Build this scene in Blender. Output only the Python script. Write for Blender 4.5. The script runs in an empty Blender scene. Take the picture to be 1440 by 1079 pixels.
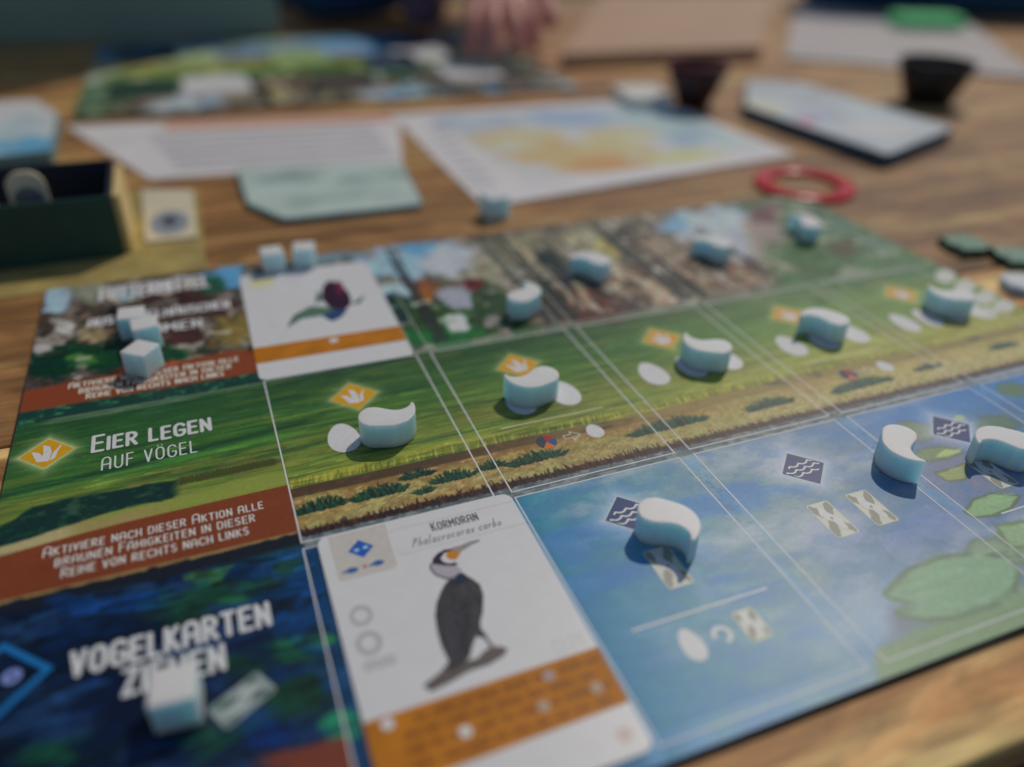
import bpy, bmesh, math, random
import numpy as np
from mathutils import Vector, Matrix

scene = bpy.context.scene
COL = scene.collection
S = 0.001                      # everything below is written in millimetres
random.seed(7)

# ------------------------------------------------------------------ camera
cam_data = bpy.data.cameras.new("camera")
cam = bpy.data.objects.new("camera", cam_data)
COL.objects.link(cam)
RT = ((0.93105739, 0.18064742, -0.31701522),
      (-0.36409103, 0.51681983, -0.77481287),
      (0.0238718, 0.83681765, 0.54696102))
m = Matrix(RT).to_4x4()
m.translation = Vector((-10.62, -165.22, 155.81)) * S
cam.matrix_world = m
cam_data.sensor_width = 36.0
cam_data.sensor_fit = 'HORIZONTAL'
cam_data.lens = 27.67
cam_data.clip_start = 0.01
cam_data.clip_end = 50.0
cam_data.dof.use_dof = True
cam_data.dof.focus_distance = 0.2425
cam_data.dof.aperture_fstop = 27.67 / 8.8
scene.camera = cam

# ------------------------------------------------------------------ light
SUN_EL, SUN_AZ = math.radians(49), math.radians(41)     # azimuth measured from +X towards +Y
world = bpy.data.worlds.new("World")
scene.world = world
world.use_nodes = True
wn = world.node_tree
bg = wn.nodes["Background"]
sky = wn.nodes.new("ShaderNodeTexSky")
sky.sky_type = 'NISHITA'
sky.sun_disc = False
sky.sun_elevation = SUN_EL
sky.sun_rotation = math.pi / 2 - SUN_AZ
wn.links.new(sky.outputs[0], bg.inputs[0])
bg.inputs[1].default_value = 0.095
sun_data = bpy.data.lights.new("sun", 'SUN')
sun_data.energy = 2.6
sun_data.angle = math.radians(1.6)
sun_data.color = (1.0, 0.905, 0.76)
sun = bpy.data.objects.new("sun", sun_data)
COL.objects.link(sun)
sd = Vector((math.cos(SUN_EL) * math.cos(SUN_AZ), math.cos(SUN_EL) * math.sin(SUN_AZ), math.sin(SUN_EL)))
sun.rotation_euler = sd.to_track_quat('Z', 'Y').to_euler()
scene.view_settings.view_transform = 'Standard'
scene.view_settings.look = 'None'
scene.view_settings.exposure = -0.95
scene.cycles.use_denoising = True
scene.cycles.max_bounces = 6

# ------------------------------------------------------------------ colour
GAIN = 0.40
def lin1(c):
    c = c / 255.0
    return c / 12.92 if c <= 0.04045 else ((c + 0.055) / 1.055) ** 2.4
def alb(c, g=None):
    g = g or GAIN
    return tuple(min(0.9, lin1(v) / g) for v in c)
def lin_np(a):
    a = a / 255.0
    return np.where(a <= 0.04045, a / 12.92, ((a + 0.055) / 1.055) ** 2.4)

MATS = {}
def mat(key, col, rough=0.5, var=0.06, scale=120.0, bump=0.0, bscale=900.0, spec=0.5, stretch=(1, 1, 1), metal=0.0):
    if key in MATS:
        return MATS[key]
    M = bpy.data.materials.new(key)
    M.use_nodes = True
    nt = M.node_tree
    b = nt.nodes["Principled BSDF"]
    tc = nt.nodes.new("ShaderNodeTexCoord")
    mp = nt.nodes.new("ShaderNodeMapping")
    mp.inputs['Scale'].default_value = stretch
    nt.links.new(tc.outputs['Object'], mp.inputs[0])
    n = nt.nodes.new("ShaderNodeTexNoise")
    n.inputs['Scale'].default_value = scale
    n.inputs['Detail'].default_value = 5
    nt.links.new(mp.outputs[0], n.inputs['Vector'])
    r = nt.nodes.new("ShaderNodeValToRGB")
    r.color_ramp.elements[0].position = 0.3
    r.color_ramp.elements[1].position = 0.7
    r.color_ramp.elements[0].color = (*[v * (1 - var) for v in col], 1)
    r.color_ramp.elements[1].color = (*[min(1, v * (1 + var)) for v in col], 1)
    nt.links.new(n.outputs[0], r.inputs[0])
    nt.links.new(r.outputs[0], b.inputs['Base Color'])
    b.inputs['Roughness'].default_value = rough
    b.inputs['Specular IOR Level'].default_value = spec
    b.inputs['Metallic'].default_value = metal
    if bump > 0:
        n2 = nt.nodes.new("ShaderNodeTexNoise")
        n2.inputs['Scale'].default_value = bscale
        n2.inputs['Detail'].default_value = 4
        nt.links.new(mp.outputs[0], n2.inputs['Vector'])
        bp = nt.nodes.new("ShaderNodeBump")
        bp.inputs['Strength'].default_value = bump
        bp.inputs['Distance'].default_value = 0.0003
        nt.links.new(n2.outputs[0], bp.inputs['Height'])
        nt.links.new(bp.outputs[0], b.inputs['Normal'])
    MATS[key] = M
    return M
def ink(c, g=None):
    return mat("ink_%d_%d_%d" % tuple(c), alb(c, g), rough=0.42, var=0.05, scale=500, spec=0.3)

def art_mat(key, rough=0.4, spec=0.3):
    """printed picture: colours from the mesh's own colour layer, fine print grain from noise"""
    if key in MATS:
        return MATS[key]
    M = bpy.data.materials.new(key)
    M.use_nodes = True
    nt = M.node_tree
    b = nt.nodes["Principled BSDF"]
    a = nt.nodes.new("ShaderNodeVertexColor")
    a.layer_name = "art"
    tc = nt.nodes.new("ShaderNodeTexCoord")
    n = nt.nodes.new("ShaderNodeTexNoise")
    n.inputs['Scale'].default_value = 700
    n.inputs['Detail'].default_value = 6
    nt.links.new(tc.outputs['Object'], n.inputs['Vector'])
    mr = nt.nodes.new("ShaderNodeMapRange")
    mr.inputs[1].default_value = 0.3
    mr.inputs[2].default_value = 0.7
    mr.inputs[3].default_value = 0.92
    mr.inputs[4].default_value = 1.08
    nt.links.new(n.outputs[0], mr.inputs[0])
    mx = nt.nodes.new("ShaderNodeVectorMath")
    mx.operation = 'SCALE'
    nt.links.new(a.outputs[0], mx.inputs[0])
    nt.links.new(mr.outputs[0], mx.inputs['Scale'])
    nt.links.new(mx.outputs[0], b.inputs['Base Color'])
    b.inputs['Roughness'].default_value = rough
    b.inputs['Specular IOR Level'].default_value = spec
    n2 = nt.nodes.new("ShaderNodeTexNoise")          # linen finish of the coated board
    n2.inputs['Scale'].default_value = 1600
    nt.links.new(tc.outputs['Object'], n2.inputs['Vector'])
    bp = nt.nodes.new("ShaderNodeBump")
    bp.inputs['Strength'].default_value = 0.12
    bp.inputs['Distance'].default_value = 0.0002
    nt.links.new(n2.outputs[0], bp.inputs['Height'])
    nt.links.new(bp.outputs[0], b.inputs['Normal'])
    MATS[key] = M
    return M

# ------------------------------------------------------------------ objects
def link(name, me, parent=None, loc=(0, 0, 0), rz=0.0):
    o = bpy.data.objects.new(name, me)
    COL.objects.link(o)
    o.location = Vector(loc) * S
    o.rotation_euler = (0, 0, rz)
    if parent is not None:
        o.parent = parent
    return o
def mesh(name, verts, faces, material, parent=None, loc=(0, 0, 0), rz=0.0, smooth=False, mats=None, midx=None):
    me = bpy.data.meshes.new(name)
    me.from_pydata([(v[0] * S, v[1] * S, v[2] * S) for v in verts], [], faces)
    for mm in (mats or [material]):
        me.materials.append(mm)
    if midx is not None:
        me.polygons.foreach_set("material_index", midx)
    if smooth:
        me.polygons.foreach_set("use_smooth", [True] * len(me.polygons))
    me.validate()
    me.update()
    return link(name, me, parent, loc, rz)
def empty(name, label, cat, loc=(0, 0, 0), rz=0.0, group=None):
    o = bpy.data.objects.new(name, None)
    o.empty_display_size = 0.01
    COL.objects.link(o)
    o.location = Vector(loc) * S
    o.rotation_euler = (0, 0, rz)
    return tag(o, label, cat, group)
def tag(o, label=None, cat=None, group=None, kind=None):
    if label: o["label"] = label
    if cat: o["category"] = cat
    if group: o["group"] = group
    if kind: o["kind"] = kind
    return o
def copy_tree(o, parent=None):
    c = o.copy()
    COL.objects.link(c)
    c.parent = parent
    for ch in list(o.children):
        copy_tree(ch, c)
    return c

def offset(pts, d):
    """move a counter-clockwise outline inwards by d"""
    n = len(pts)
    out = []
    for i in range(n):
        p0, p1, p2 = pts[i - 1], pts[i], pts[(i + 1) % n]
        e1 = (p1[0] - p0[0], p1[1] - p0[1]); e2 = (p2[0] - p1[0], p2[1] - p1[1])
        l1 = math.hypot(*e1) or 1; l2 = math.hypot(*e2) or 1
        nx = -(e1[1] / l1 + e2[1] / l2); ny = e1[0] / l1 + e2[0] / l2
        l = math.hypot(nx, ny) or 1
        k = d / max(0.5, l / 2)
        out.append((p1[0] + nx / l * k, p1[1] + ny / l * k))
    return out
def prism(name, pts, z0, z1, material, parent=None, bev=0.3, top=None, loc=(0, 0, 0), rz=0.0, bevb=None):
    """outline pushed up to a slab with rounded-over edges; `top` = another material for the upper face"""
    n = len(pts)
    bb = bev if bevb is None else bevb
    rings = [(offset(pts, bb), z0), (pts, z0 + bb), (pts, z1 - bev), (offset(pts, bev * 0.3), z1 - bev * 0.3), (offset(pts, bev), z1)]
    v, f, mi = [], [], []
    for r, z in rings:
        v += [(p[0], p[1], z) for p in r]
    for k in range(len(rings) - 1):
        for i in range(n):
            j = (i + 1) % n
            f.append((k * n + i, k * n + j, (k + 1) * n + j, (k + 1) * n + i))
            mi.append(1 if (top and k == len(rings) - 2) else 0)
    k = (len(rings) - 1) * n
    f.append(tuple(range(k, k + n))); mi.append(1 if top else 0)
    f.append(tuple(range(n - 1, -1, -1))); mi.append(0)
    return mesh(name, v, f, material, parent, loc, rz, mats=[material, top] if top else None, midx=mi if top else None)
def rrect(x0, y0, x1, y1, r, n=5):
    p = []
    for cx, cy, a0 in ((x1 - r, y0 + r, -90), (x1 - r, y1 - r, 0), (x0 + r, y1 - r, 90), (x0 + r, y0 + r, 180)):
        for k in range(n + 1):
            a = math.radians(a0 + 90 * k / n)
            p.append((cx + r * math.cos(a), cy + r * math.sin(a)))
    return p
def rpoly(pts, r, n=4):
    """any counter-clockwise polygon with its corners rounded"""
    out = []
    m_ = len(pts)
    for i in range(m_):
        a, b, c = Vector(pts[i - 1]), Vector(pts[i]), Vector(pts[(i + 1) % m_])
        u = (a - b).normalized(); w = (c - b).normalized()
        for k in range(n + 1):
            t = k / n
            p = (b + u * r) * (1 - t) ** 2 + b * 2 * t * (1 - t) + (b + w * r) * t * t
            out.append((p.x, p.y))
    return out

# ------------------------------------------------------------------ flat print: signed distance -> filled mesh
def d_stroke(X, Y, pts, w):
    d = np.full(X.shape, 1e9)
    for (ax, ay), (bx, by) in zip(pts[:-1], pts[1:]):
        ux, uy = bx - ax, by - ay
        L = ux * ux + uy * uy + 1e-12
        t = np.clip(((X - ax) * ux + (Y - ay) * uy) / L, 0, 1)
        d = np.minimum(d, np.hypot(X - ax - t * ux, Y - ay - t * uy))
    return d - w / 2
def d_poly(X, Y, pts):
    d = d_stroke(X, Y, list(pts) + [pts[0]], 0)
    ins = np.zeros(X.shape, bool)
    n = len(pts)
    for i in range(n):
        ax, ay = pts[i]; bx, by = pts[(i + 1) % n]
        if ay == by: continue
        c = ((ay > Y) != (by > Y)) & (X < (bx - ax) * (Y - ay) / (by - ay) + ax)
        ins ^= c
    return np.where(ins, -d, d)
def d_egg(X, Y, cx, cy, a, b, rot=0.0):
    c, s = math.cos(rot), math.sin(rot)
    x = (X - cx) * c + (Y - cy) * s; y = -(X - cx) * s + (Y - cy) * c
    k = 1 - 0.17 * y / b
    return (np.hypot(x / (a * k), y / b) - 1) * min(a, b)
def fill(sdf, box, cell, z):
    x0, y0, x1, y1 = box
    nx = int((x1 - x0) / cell) + 2; ny = int((y1 - y0) / cell) + 2
    xs = x0 + np.arange(nx) * cell; ys = y0 + np.arange(ny) * cell
    X, Y = np.meshgrid(xs, ys)
    F = sdf(X, Y)
    I = F < 0
    V, Fc = [], []
    cnt = I[:-1, :-1].astype(int) + I[1:, :-1] + I[:-1, 1:] + I[1:, 1:]
    for j in range(ny - 1):
        full = cnt[j] == 4
        i = 0
        idx = np.flatnonzero(cnt[j] > 0)
        if len(idx) == 0: continue
        i = idx[0]; end = idx[-1] + 1
        while i < end:
            c = cnt[j, i]
            if c == 4:
                k = i
                while k < end and full[k] and k - i < 60: k += 1
                b = len(V)
                V += [(xs[i], ys[j], z), (xs[k], ys[j], z), (xs[k], ys[j + 1], z), (xs[i], ys[j + 1], z)]
                Fc.append((b, b + 1, b + 2, b + 3))
                i = k
                continue
            if c > 0:
                cr = ((i, j), (i + 1, j), (i + 1, j + 1), (i, j + 1))
                poly = []
                for q in range(4):
                    (ia, ja), (ib, jb) = cr[q], cr[(q + 1) % 4]
                    fa, fb = F[ja, ia], F[jb, ib]
                    if fa < 0: poly.append((xs[ia], ys[ja], z))
                    if (fa < 0) != (fb < 0):
                        t = fa / (fa - fb)
                        poly.append((xs[ia] + t * (xs[ib] - xs[ia]), ys[ja] + t * (ys[jb] - ys[ja]), z))
                if len(poly) >= 3:
                    b = len(V)
                    V += poly
                    Fc.append(tuple(range(b, b + len(poly))))
            i += 1
    return V, Fc
def decal(name, sdf, box, material, parent, z=0.03, cell=0.16):
    V, F = fill(sdf, box, cell, z)
    return mesh(name, V, F, material, parent)

# hand-lettering: strokes on a 1-high grid (the A is a rounded arch)
def arc(cx, cy, rx, ry, a0, a1, n=8):
    return [(cx + rx * math.cos(math.radians(a0 + (a1 - a0) * k / n)), cy + ry * math.sin(math.radians(a0 + (a1 - a0) * k / n))) for k in range(n + 1)]
G = {
 'A': (.56, [[(0, 0), (0, .72)] + arc(.28, .72, .28, .28, 180, 0) + [(.56, 0)], [(0, .42), (.56, .42)]]),
 'B': (.5, [[(0, 0), (0, 1), (.28, 1)] + arc(.26, .76, .22, .24, 90, -90) + [(0, .52)], [(.26, .52)] + arc(.26, .26, .24, .26, 90, -90) + [(0, 0)]]),
 'C': (.5, [arc(.28, .7, .28, .3, 20, 180) + arc(.28, .3, .28, .3, 180, 340)]),
 'D': (.52, [[(0, 0), (0, 1), (.2, 1)] + arc(.2, .7, .32, .3, 90, 0) + arc(.2, .3, .32, .3, 0, -90) + [(0, 0)]]),
 'E': (.44, [[(.44, 1), (0, 1), (0, 0), (.44, 0)], [(0, .52), (.38, .52)]]),
 'F': (.42, [[(.42, 1), (0, 1), (0, 0)], [(0, .52), (.36, .52)]]),
 'G': (.52, [arc(.28, .7, .28, .3, 25, 180) + arc(.28, .3, .28, .3, 180, 360) + [(.54, .45), (.3, .45)]]),
 'H': (.5, [[(0, 0), (0, 1)], [(.5, 0), (.5, 1)], [(0, .5), (.5, .5)]]),
 'I': (.0, [[(0, 0), (0, 1)]]),
 'K': (.48, [[(0, 0), (0, 1)], [(.46, 1), (.02, .45)], [(.12, .58), (.48, 0)]]),
 'L': (.4, [[(0, 1), (0, 0), (.4, 0)]]),
 'M': (.64, [[(0, 0), (0, 1), (.32, .4), (.64, 1), (.64, 0)]]),
 'N': (.5, [[(0, 0), (0, 1), (.5, 0), (.5, 1)]]),
 'O': (.52, [arc(.26, .7, .26, .3, 0, 180) + arc(.26, .3, .26, .3, 180, 360) + [(.52, .7)]]),
 'P': (.48, [[(0, 0), (0, 1), (.24, 1)] + arc(.22, .74, .26, .26, 90, -90) + [(0, .48)]]),
 'R': (.5, [[(0, 0), (0, 1), (.24, 1)] + arc(.22, .75, .26, .25, 90, -90) + [(0, .5)], [(.2, .5), (.5, 0)]]),
 'S': (.46, [arc(.23, .76, .22, .24, 30, 250) + arc(.23, .26, .23, .26, 90, -150)]),
 'T': (.5, [[(0, 1), (.5, 1)], [(.25, 1), (.25, 0)]]),
 'U': (.5, [[(0, 1), (0, .28)] + arc(.25, .28, .25, .28, 180, 360) + [(.5, 1)]]),
 'V': (.5, [[(0, 1), (.25, 0), (.5, 1)]]),
 'W': (.7, [[(0, 1), (.17, 0), (.35, .7), (.53, 0), (.7, 1)]]),
 'Z': (.48, [[(0, 1), (.48, 1), (0, 0), (.48, 0)]]),
}
for a_, b_ in (('Ä', 'A'), ('Ö', 'O'), ('Ü', 'U')):
    w_, s_ = G[b_]
    G[a_] = (w_, s_ + [[(w_ * .22, 1.17), (w_ * .22, 1.18)], [(w_ * .78, 1.17), (w_ * .78, 1.18)]])
G['2'] = (.46, [arc(.23, .74, .23, .26, 170, -20) + [(0, 0), (.48, 0)]])
# lower-case running hand for the Latin name
G.update({
 'a': (.42, [arc(.2, .24, .2, .24, 40, 400, 10), [(.4, .46), (.38, .08), (.5, 0)]]),
 'b': (.4, [[(0, .0), (.06, 1)], arc(.2, .22, .18, .22, 160, -170, 10)]),
 'c': (.36, [arc(.2, .24, .2, .24, 50, 320, 8)]),
 'h': (.4, [[(0, 0), (.08, 1)], [(.02, .25)] + arc(.2, .3, .16, .18, 150, 0, 5) + [(.38, 0)]]),
 'l': (.16, [[(.04, 1), (0, .1), (.14, 0)]]),
 'o': (.4, [arc(.2, .24, .19, .24, 0, 360, 10)]),
 'r': (.3, [[(0, .46), (.03, 0)], [(.02, .2), (.14, .42), (.3, .44)]]),
 'x': (.38, [[(0, .46), (.36, 0)], [(.36, .46), (0, 0)]]),
 'Q': (.5, [[(0, 0), (.08, 1)], [(.0, .9), (.26, 1), (.46, .84), (.3, .55), (.06, .5)]]),
})
def text_strokes(txt, x0, x1, y, h, first=1.0, gap=.33, slant=0.0, space=.5, jig=0.0):
    """letters laid between x0 and x1; capitals that open a word may be `first` times taller"""
    rnd = random.Random(len(txt) * 7 + int(h * 10))
    pos, cx, start = [], 0.0, False
    for ch in txt:
        if ch == ' ':
            cx += space; start = False; continue
        if ch == '^':
            start = True; continue
        k = first if start else 1.0
        pos.append((ch, cx, k)); cx += G[ch][0] * k + gap; start = False
    total = cx - gap
    kx = (x1 - x0) / total
    out = []
    for ch, px, k in pos:
        dy = rnd.uniform(-jig, jig) * h
        for st in G[ch][1]:
            out.append([(x0 + (px + q[0] * k) * kx + slant * q[1] * h, y + dy + q[1] * h * k) for q in st])
    return out
def text_decal(name, lines, material, parent, z=0.03, cell=0.16, z_label=None):
    """lines: (text, x0, x1, y, h, stroke width, first)"""
    objs = []
    V, F = [], []
    for L in lines:
        txt, x0, x1, y, h, w, first = L[:7]
        sl = L[7] if len(L) > 7 else 0.0
        sts = text_strokes(txt, x0, x1, y, h, first, slant=sl, jig=0.03)
        def sdf(X, Y):
            d = np.full(X.shape, 1e9)
            for st in sts:
                ax = [q[0] for q in st]
                lo = np.searchsorted(X[0], min(ax) - w * 2); hi = np.searchsorted(X[0], max(ax) + w * 2)
                d[:, lo:hi] = np.minimum(d[:, lo:hi], d_stroke(X[:, lo:hi], Y[:, lo:hi], st, w))
            return d
        v, f = fill(sdf, (x0 - w, y - w - .5, x1 + w + sl * h, y + h * max(first, 1) * 1.22 + w), cell, z)
        b = len(V)
        V += v; F += [tuple(i + b for i in q) for q in f]
    return mesh(name, V, F, material, parent)
# ------------------------------------------------------------------ measured shapes on the printed board (mm)
BLOBS=[(-44.3,148.5,0.0249,-0.0,0.0107,0.0315,(62,55,48),1,0.6,0.25),
(-56.6,123.5,0.0372,0.0012,0.0289,0.0835,(22,52,38),1,0.6,0.25),
(-75.7,124.7,0.1067,0.0087,0.0299,0.0862,(18,45,36),1,0.6,0.25),
(-10.3,127.6,0.1054,-0.0092,0.0217,0.0632,(98,88,52),1,0.6,0.25),
(-77.5,179.7,0.1691,0.0127,0.0222,0.0657,(120,140,160),1,0.6,0.25),
(-72.4,151.9,0.2466,0.0168,0.0467,0.1365,(140,142,135),1,0.6,0.25),
(-79.1,136.8,0.2975,0.026,0.0688,0.1993,(130,128,125),1,0.6,0.25),
(-63.9,180.7,0.1205,0.0054,0.0296,0.0879,(105,108,96),1,0.6,0.25),
(-51.3,174.3,0.1991,0.0032,0.0398,0.1181,(90,115,120),1,0.6,0.25),
(-62.2,142.4,0.1583,0.0071,0.0413,0.1204,(110,100,78),1,0.6,0.25),
(-54.9,155.4,0.2698,0.0069,0.038,0.1114,(15,18,25),1,0.6,0.25),
(-33.2,161.2,0.1049,-0.0028,0.0353,0.1042,(52,36,36),1,0.6,0.25),
(-16.7,152.2,0.0882,-0.0059,0.0418,0.1232,(58,42,40),1,0.6,0.25),
(-8.9,178.5,0.1094,-0.0088,0.0309,0.0925,(75,120,155),1,0.6,0.25),
(-15.3,173.1,0.2401,-0.016,0.0375,0.1117,(35,70,55),1,0.6,0.25),
(-28.7,130.9,0.1267,-0.005,0.0411,0.1197,(60,42,40),1,0.6,0.25),
(-65.0,123.7,0.1902,0.0102,0.0719,0.2075,(70,110,50),0.8,0.6,0.25),
(-31.9,114.9,0.1533,-0.005,0.0634,0.1831,(20,55,38),1,0.6,0.25),
(-44.3,123.6,0.2001,-0.0,0.0774,0.2242,(30,60,40),1,0.6,0.25),
(66.9,169.3,0.0531,-0.0137,0.0152,0.0458,(115,140,165),1,0.6,0.25),
(84.1,181.0,0.0618,-0.0179,0.0364,0.1108,(75,120,160),1,0.6,0.25),
(58.0,141.0,0.1047,-0.0266,0.0329,0.0978,(125,145,165),1,0.6,0.25),
(93.4,164.8,0.0626,-0.0202,0.0154,0.0466,(135,142,150),1,0.6,0.25),
(109.8,150.9,0.0624,-0.0233,0.0133,0.0401,(112,112,96),1,0.6,0.25),
(128.7,166.4,0.0757,-0.0306,0.0164,0.0499,(108,105,86),1,0.6,0.25),
(54.5,121.3,0.1497,-0.0386,0.0197,0.0579,(12,35,50),1,0.6,0.25),
(77.8,106.9,0.0381,-0.0126,0.0147,0.0429,(38,64,34),1,0.6,0.25),
(95.5,121.2,0.0761,-0.0278,0.0216,0.0639,(40,60,38),1,0.6,0.25),
(71.6,137.9,0.1713,-0.0497,0.0326,0.0969,(95,62,40),1,0.6,0.25),
(70.3,133.3,0.3121,-0.0905,0.0586,0.1737,(120,80,40),1,0.6,0.25),
(92.7,136.8,0.2125,-0.0731,0.0491,0.1464,(80,30,30),1,0.6,0.25),
(65.2,95.7,0.0567,-0.0174,0.0411,0.1197,(30,80,45),1,0.6,0.25),
(81.3,127.4,0.1405,-0.0454,0.0394,0.1167,(120,125,132),1,0.6,0.25),
(74.1,105.0,0.2051,-0.0662,0.0539,0.1575,(150,165,155),1,0.6,0.25),
(88.4,102.0,0.2676,-0.0977,0.0591,0.173,(110,105,105),1,0.6,0.25),
(128.9,136.4,0.1395,-0.0607,0.0103,0.031,(25,40,38),1,0.6,0.25),
(124.8,111.3,0.1471,-0.0667,0.0157,0.0466,(22,35,40),1,0.6,0.25),
(132.2,101.7,0.059,-0.0286,0.0222,0.0655,(70,45,40),1,0.6,0.25),
(145.3,100.8,0.1603,-0.0839,0.0343,0.1012,(90,38,38),1,0.6,0.25),
(130.7,105.7,0.1336,-0.0636,0.0344,0.1015,(85,60,50),1,0.6,0.25),
(164.3,164.0,0.0558,-0.0273,0.0157,0.0479,(120,118,95),1,0.6,0.25),
(170.9,157.1,0.1571,-0.0807,0.0251,0.0766,(135,125,75),1,0.6,0.25),
(186.0,166.6,0.1209,-0.065,0.0183,0.0562,(60,52,45),1,0.6,0.25),
(161.2,113.8,0.1096,-0.06,0.0199,0.0592,(70,60,50),1,0.6,0.25),
(174.6,121.2,0.1202,-0.0688,0.0121,0.0362,(125,112,95),1,0.6,0.25),
(172.9,102.3,0.0912,-0.0544,0.0283,0.084,(130,115,98),1,0.6,0.25),
(181.4,140.0,0.1586,-0.0892,0.0124,0.0376,(70,58,42),1,0.6,0.25),
(201.0,142.6,0.0611,-0.0371,0.0162,0.0494,(118,108,92),1,0.6,0.25),
(151.4,102.3,0.0948,-0.051,0.0294,0.0871,(65,58,55),1,0.6,0.25),
(190.6,103.9,0.1057,-0.068,0.0272,0.081,(110,98,80),1,0.6,0.25),
(236.7,165.4,0.0373,-0.0245,0.0139,0.043,(135,150,175),1,0.6,0.25),
(234.4,136.3,0.0467,-0.0327,0.0134,0.0408,(132,136,145),1,0.6,0.25),
(218.4,171.3,0.1269,-0.077,0.0307,0.095,(95,130,165),1,0.6,0.25),
(188.9,116.4,0.13,-0.0802,0.0187,0.056,(70,52,48),1,0.6,0.25),
(217.7,106.8,0.0627,-0.0446,0.0256,0.0767,(92,50,45),1,0.6,0.25),
(212.2,104.6,0.1413,-0.099,0.0418,0.125,(130,108,90),1,0.6,0.25),
(255.2,144.0,0.08,-0.0591,0.0108,0.0333,(118,108,100),1,0.6,0.25),
(276.1,169.1,0.1052,-0.0783,0.0237,0.0739,(85,60,58),1,0.6,0.25),
(258.2,105.9,0.0292,-0.0241,0.0106,0.032,(58,84,54),1,0.6,0.25),
(293.7,121.6,0.0434,-0.0383,0.013,0.0396,(62,86,60),1,0.6,0.25),
(286.9,119.0,0.0847,-0.0737,0.0247,0.0752,(68,62,50),1,0.6,0.25),
(295.2,93.6,0.0373,-0.0357,0.0173,0.0522,(66,92,62),1,0.6,0.25),
(300.1,139.6,0.0809,-0.0694,0.0222,0.0683,(72,96,80),1,0.6,0.25),
(308.0,116.9,0.0711,-0.0662,0.0241,0.0736,(80,100,85),1,0.6,0.25),
(28.1,194.2,0.0496,-0.0079,0.0314,0.0952,(90,110,120),1,0.6,0.25),
(307.1,74.5,0.1607,-0.1681,0.0454,0.1359,(170,175,165),0.9,0.3,0.1),
(307.5,63.2,0.1628,-0.1764,0.0478,0.1424,(170,175,165),0.9,0.3,0.1),
(306.3,51.4,0.1655,-0.1854,0.0507,0.1501,(170,175,165),0.9,0.3,0.1),
(307.5,42.3,0.1669,-0.1933,0.0529,0.156,(170,175,165),0.9,0.3,0.1),
(295.0,50.1,0.1691,-0.1842,0.0521,0.1538,(165,170,160),0.8,0.3,0.1),
(295.0,39.5,0.1713,-0.1932,0.0549,0.1613,(165,170,160),0.8,0.3,0.1),
(-60.0,-11.3,0.1081,0.0068,0.0549,0.1488,(0,30,70),0.6,0.6,0.25),
(-36.1,-12.8,0.134,-0.0044,0.07,0.1905,(12,52,40),1,0.6,0.25),
(-25.9,-10.9,0.1159,-0.0085,0.0917,0.2503,(14,58,42),1,0.6,0.25),
(-28.9,-3.9,0.1425,-0.0085,0.1556,0.4256,(45,90,50),1,0.6,0.25),
(-19.7,-9.9,0.2179,-0.0213,0.1428,0.3901,(16,60,45),1,0.6,0.25),
(-10.4,-7.5,0.2481,-0.0331,0.1702,0.4661,(16,62,50),1,0.6,0.25),
(-14.5,-11.3,0.2335,-0.0278,0.1184,0.3235,(14,50,42),1,0.6,0.25),
(-22.7,-14.5,0.2238,-0.0195,0.1664,0.4534,(25,90,48),1,0.6,0.25),
(-36.2,-15.6,0.2442,-0.008,0.0986,0.268,(12,60,40),1,0.6,0.25),
(-12.8,-32.1,0.2318,-0.0317,0.1682,0.4556,(22,88,50),1,0.6,0.25),
(-6.4,-33.4,0.2279,-0.0379,0.185,0.5011,(30,105,58),1,0.6,0.25),
(-11.9,-36.8,0.2353,-0.0339,0.1456,0.3935,(12,62,40),1,0.6,0.25),
(-24.5,-35.2,0.1587,-0.0139,0.0818,0.2208,(10,52,38),1,0.6,0.25),
(-15.0,-47.7,0.1292,-0.0177,0.065,0.1746,(8,48,34),1,0.6,0.25),
(-31.8,-52.3,0.1755,-0.0105,0.0834,0.2231,(8,48,36),1,0.6,0.25),
(-63.3,-43.9,0.1269,0.0111,0.1409,0.3764,(12,62,44),1,0.6,0.25),
(-5.1,-57.8,0.2711,-0.0521,0.1035,0.2773,(22,110,78),1,0.6,0.25),
(-20.2,-23.8,0.1993,-0.0202,0.0802,0.2178,(0,20,50),0.7,0.6,0.25),
(-47.1,-38.5,0.0775,0.001,0.0503,0.135,(0,12,38),0.8,0.6,0.25),
(-19.1,-56.2,0.1134,-0.0139,0.0715,0.1914,(2,35,90),0.8,0.6,0.25),
(-55.7,-3.6,0.0688,0.0031,0.1086,0.2959,(5,50,105),0.6,0.6,0.25),
(-8.2,-23.5,0.1914,-0.029,0.0307,0.0836,(0,52,105),0.6,0.6,0.25)]
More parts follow.
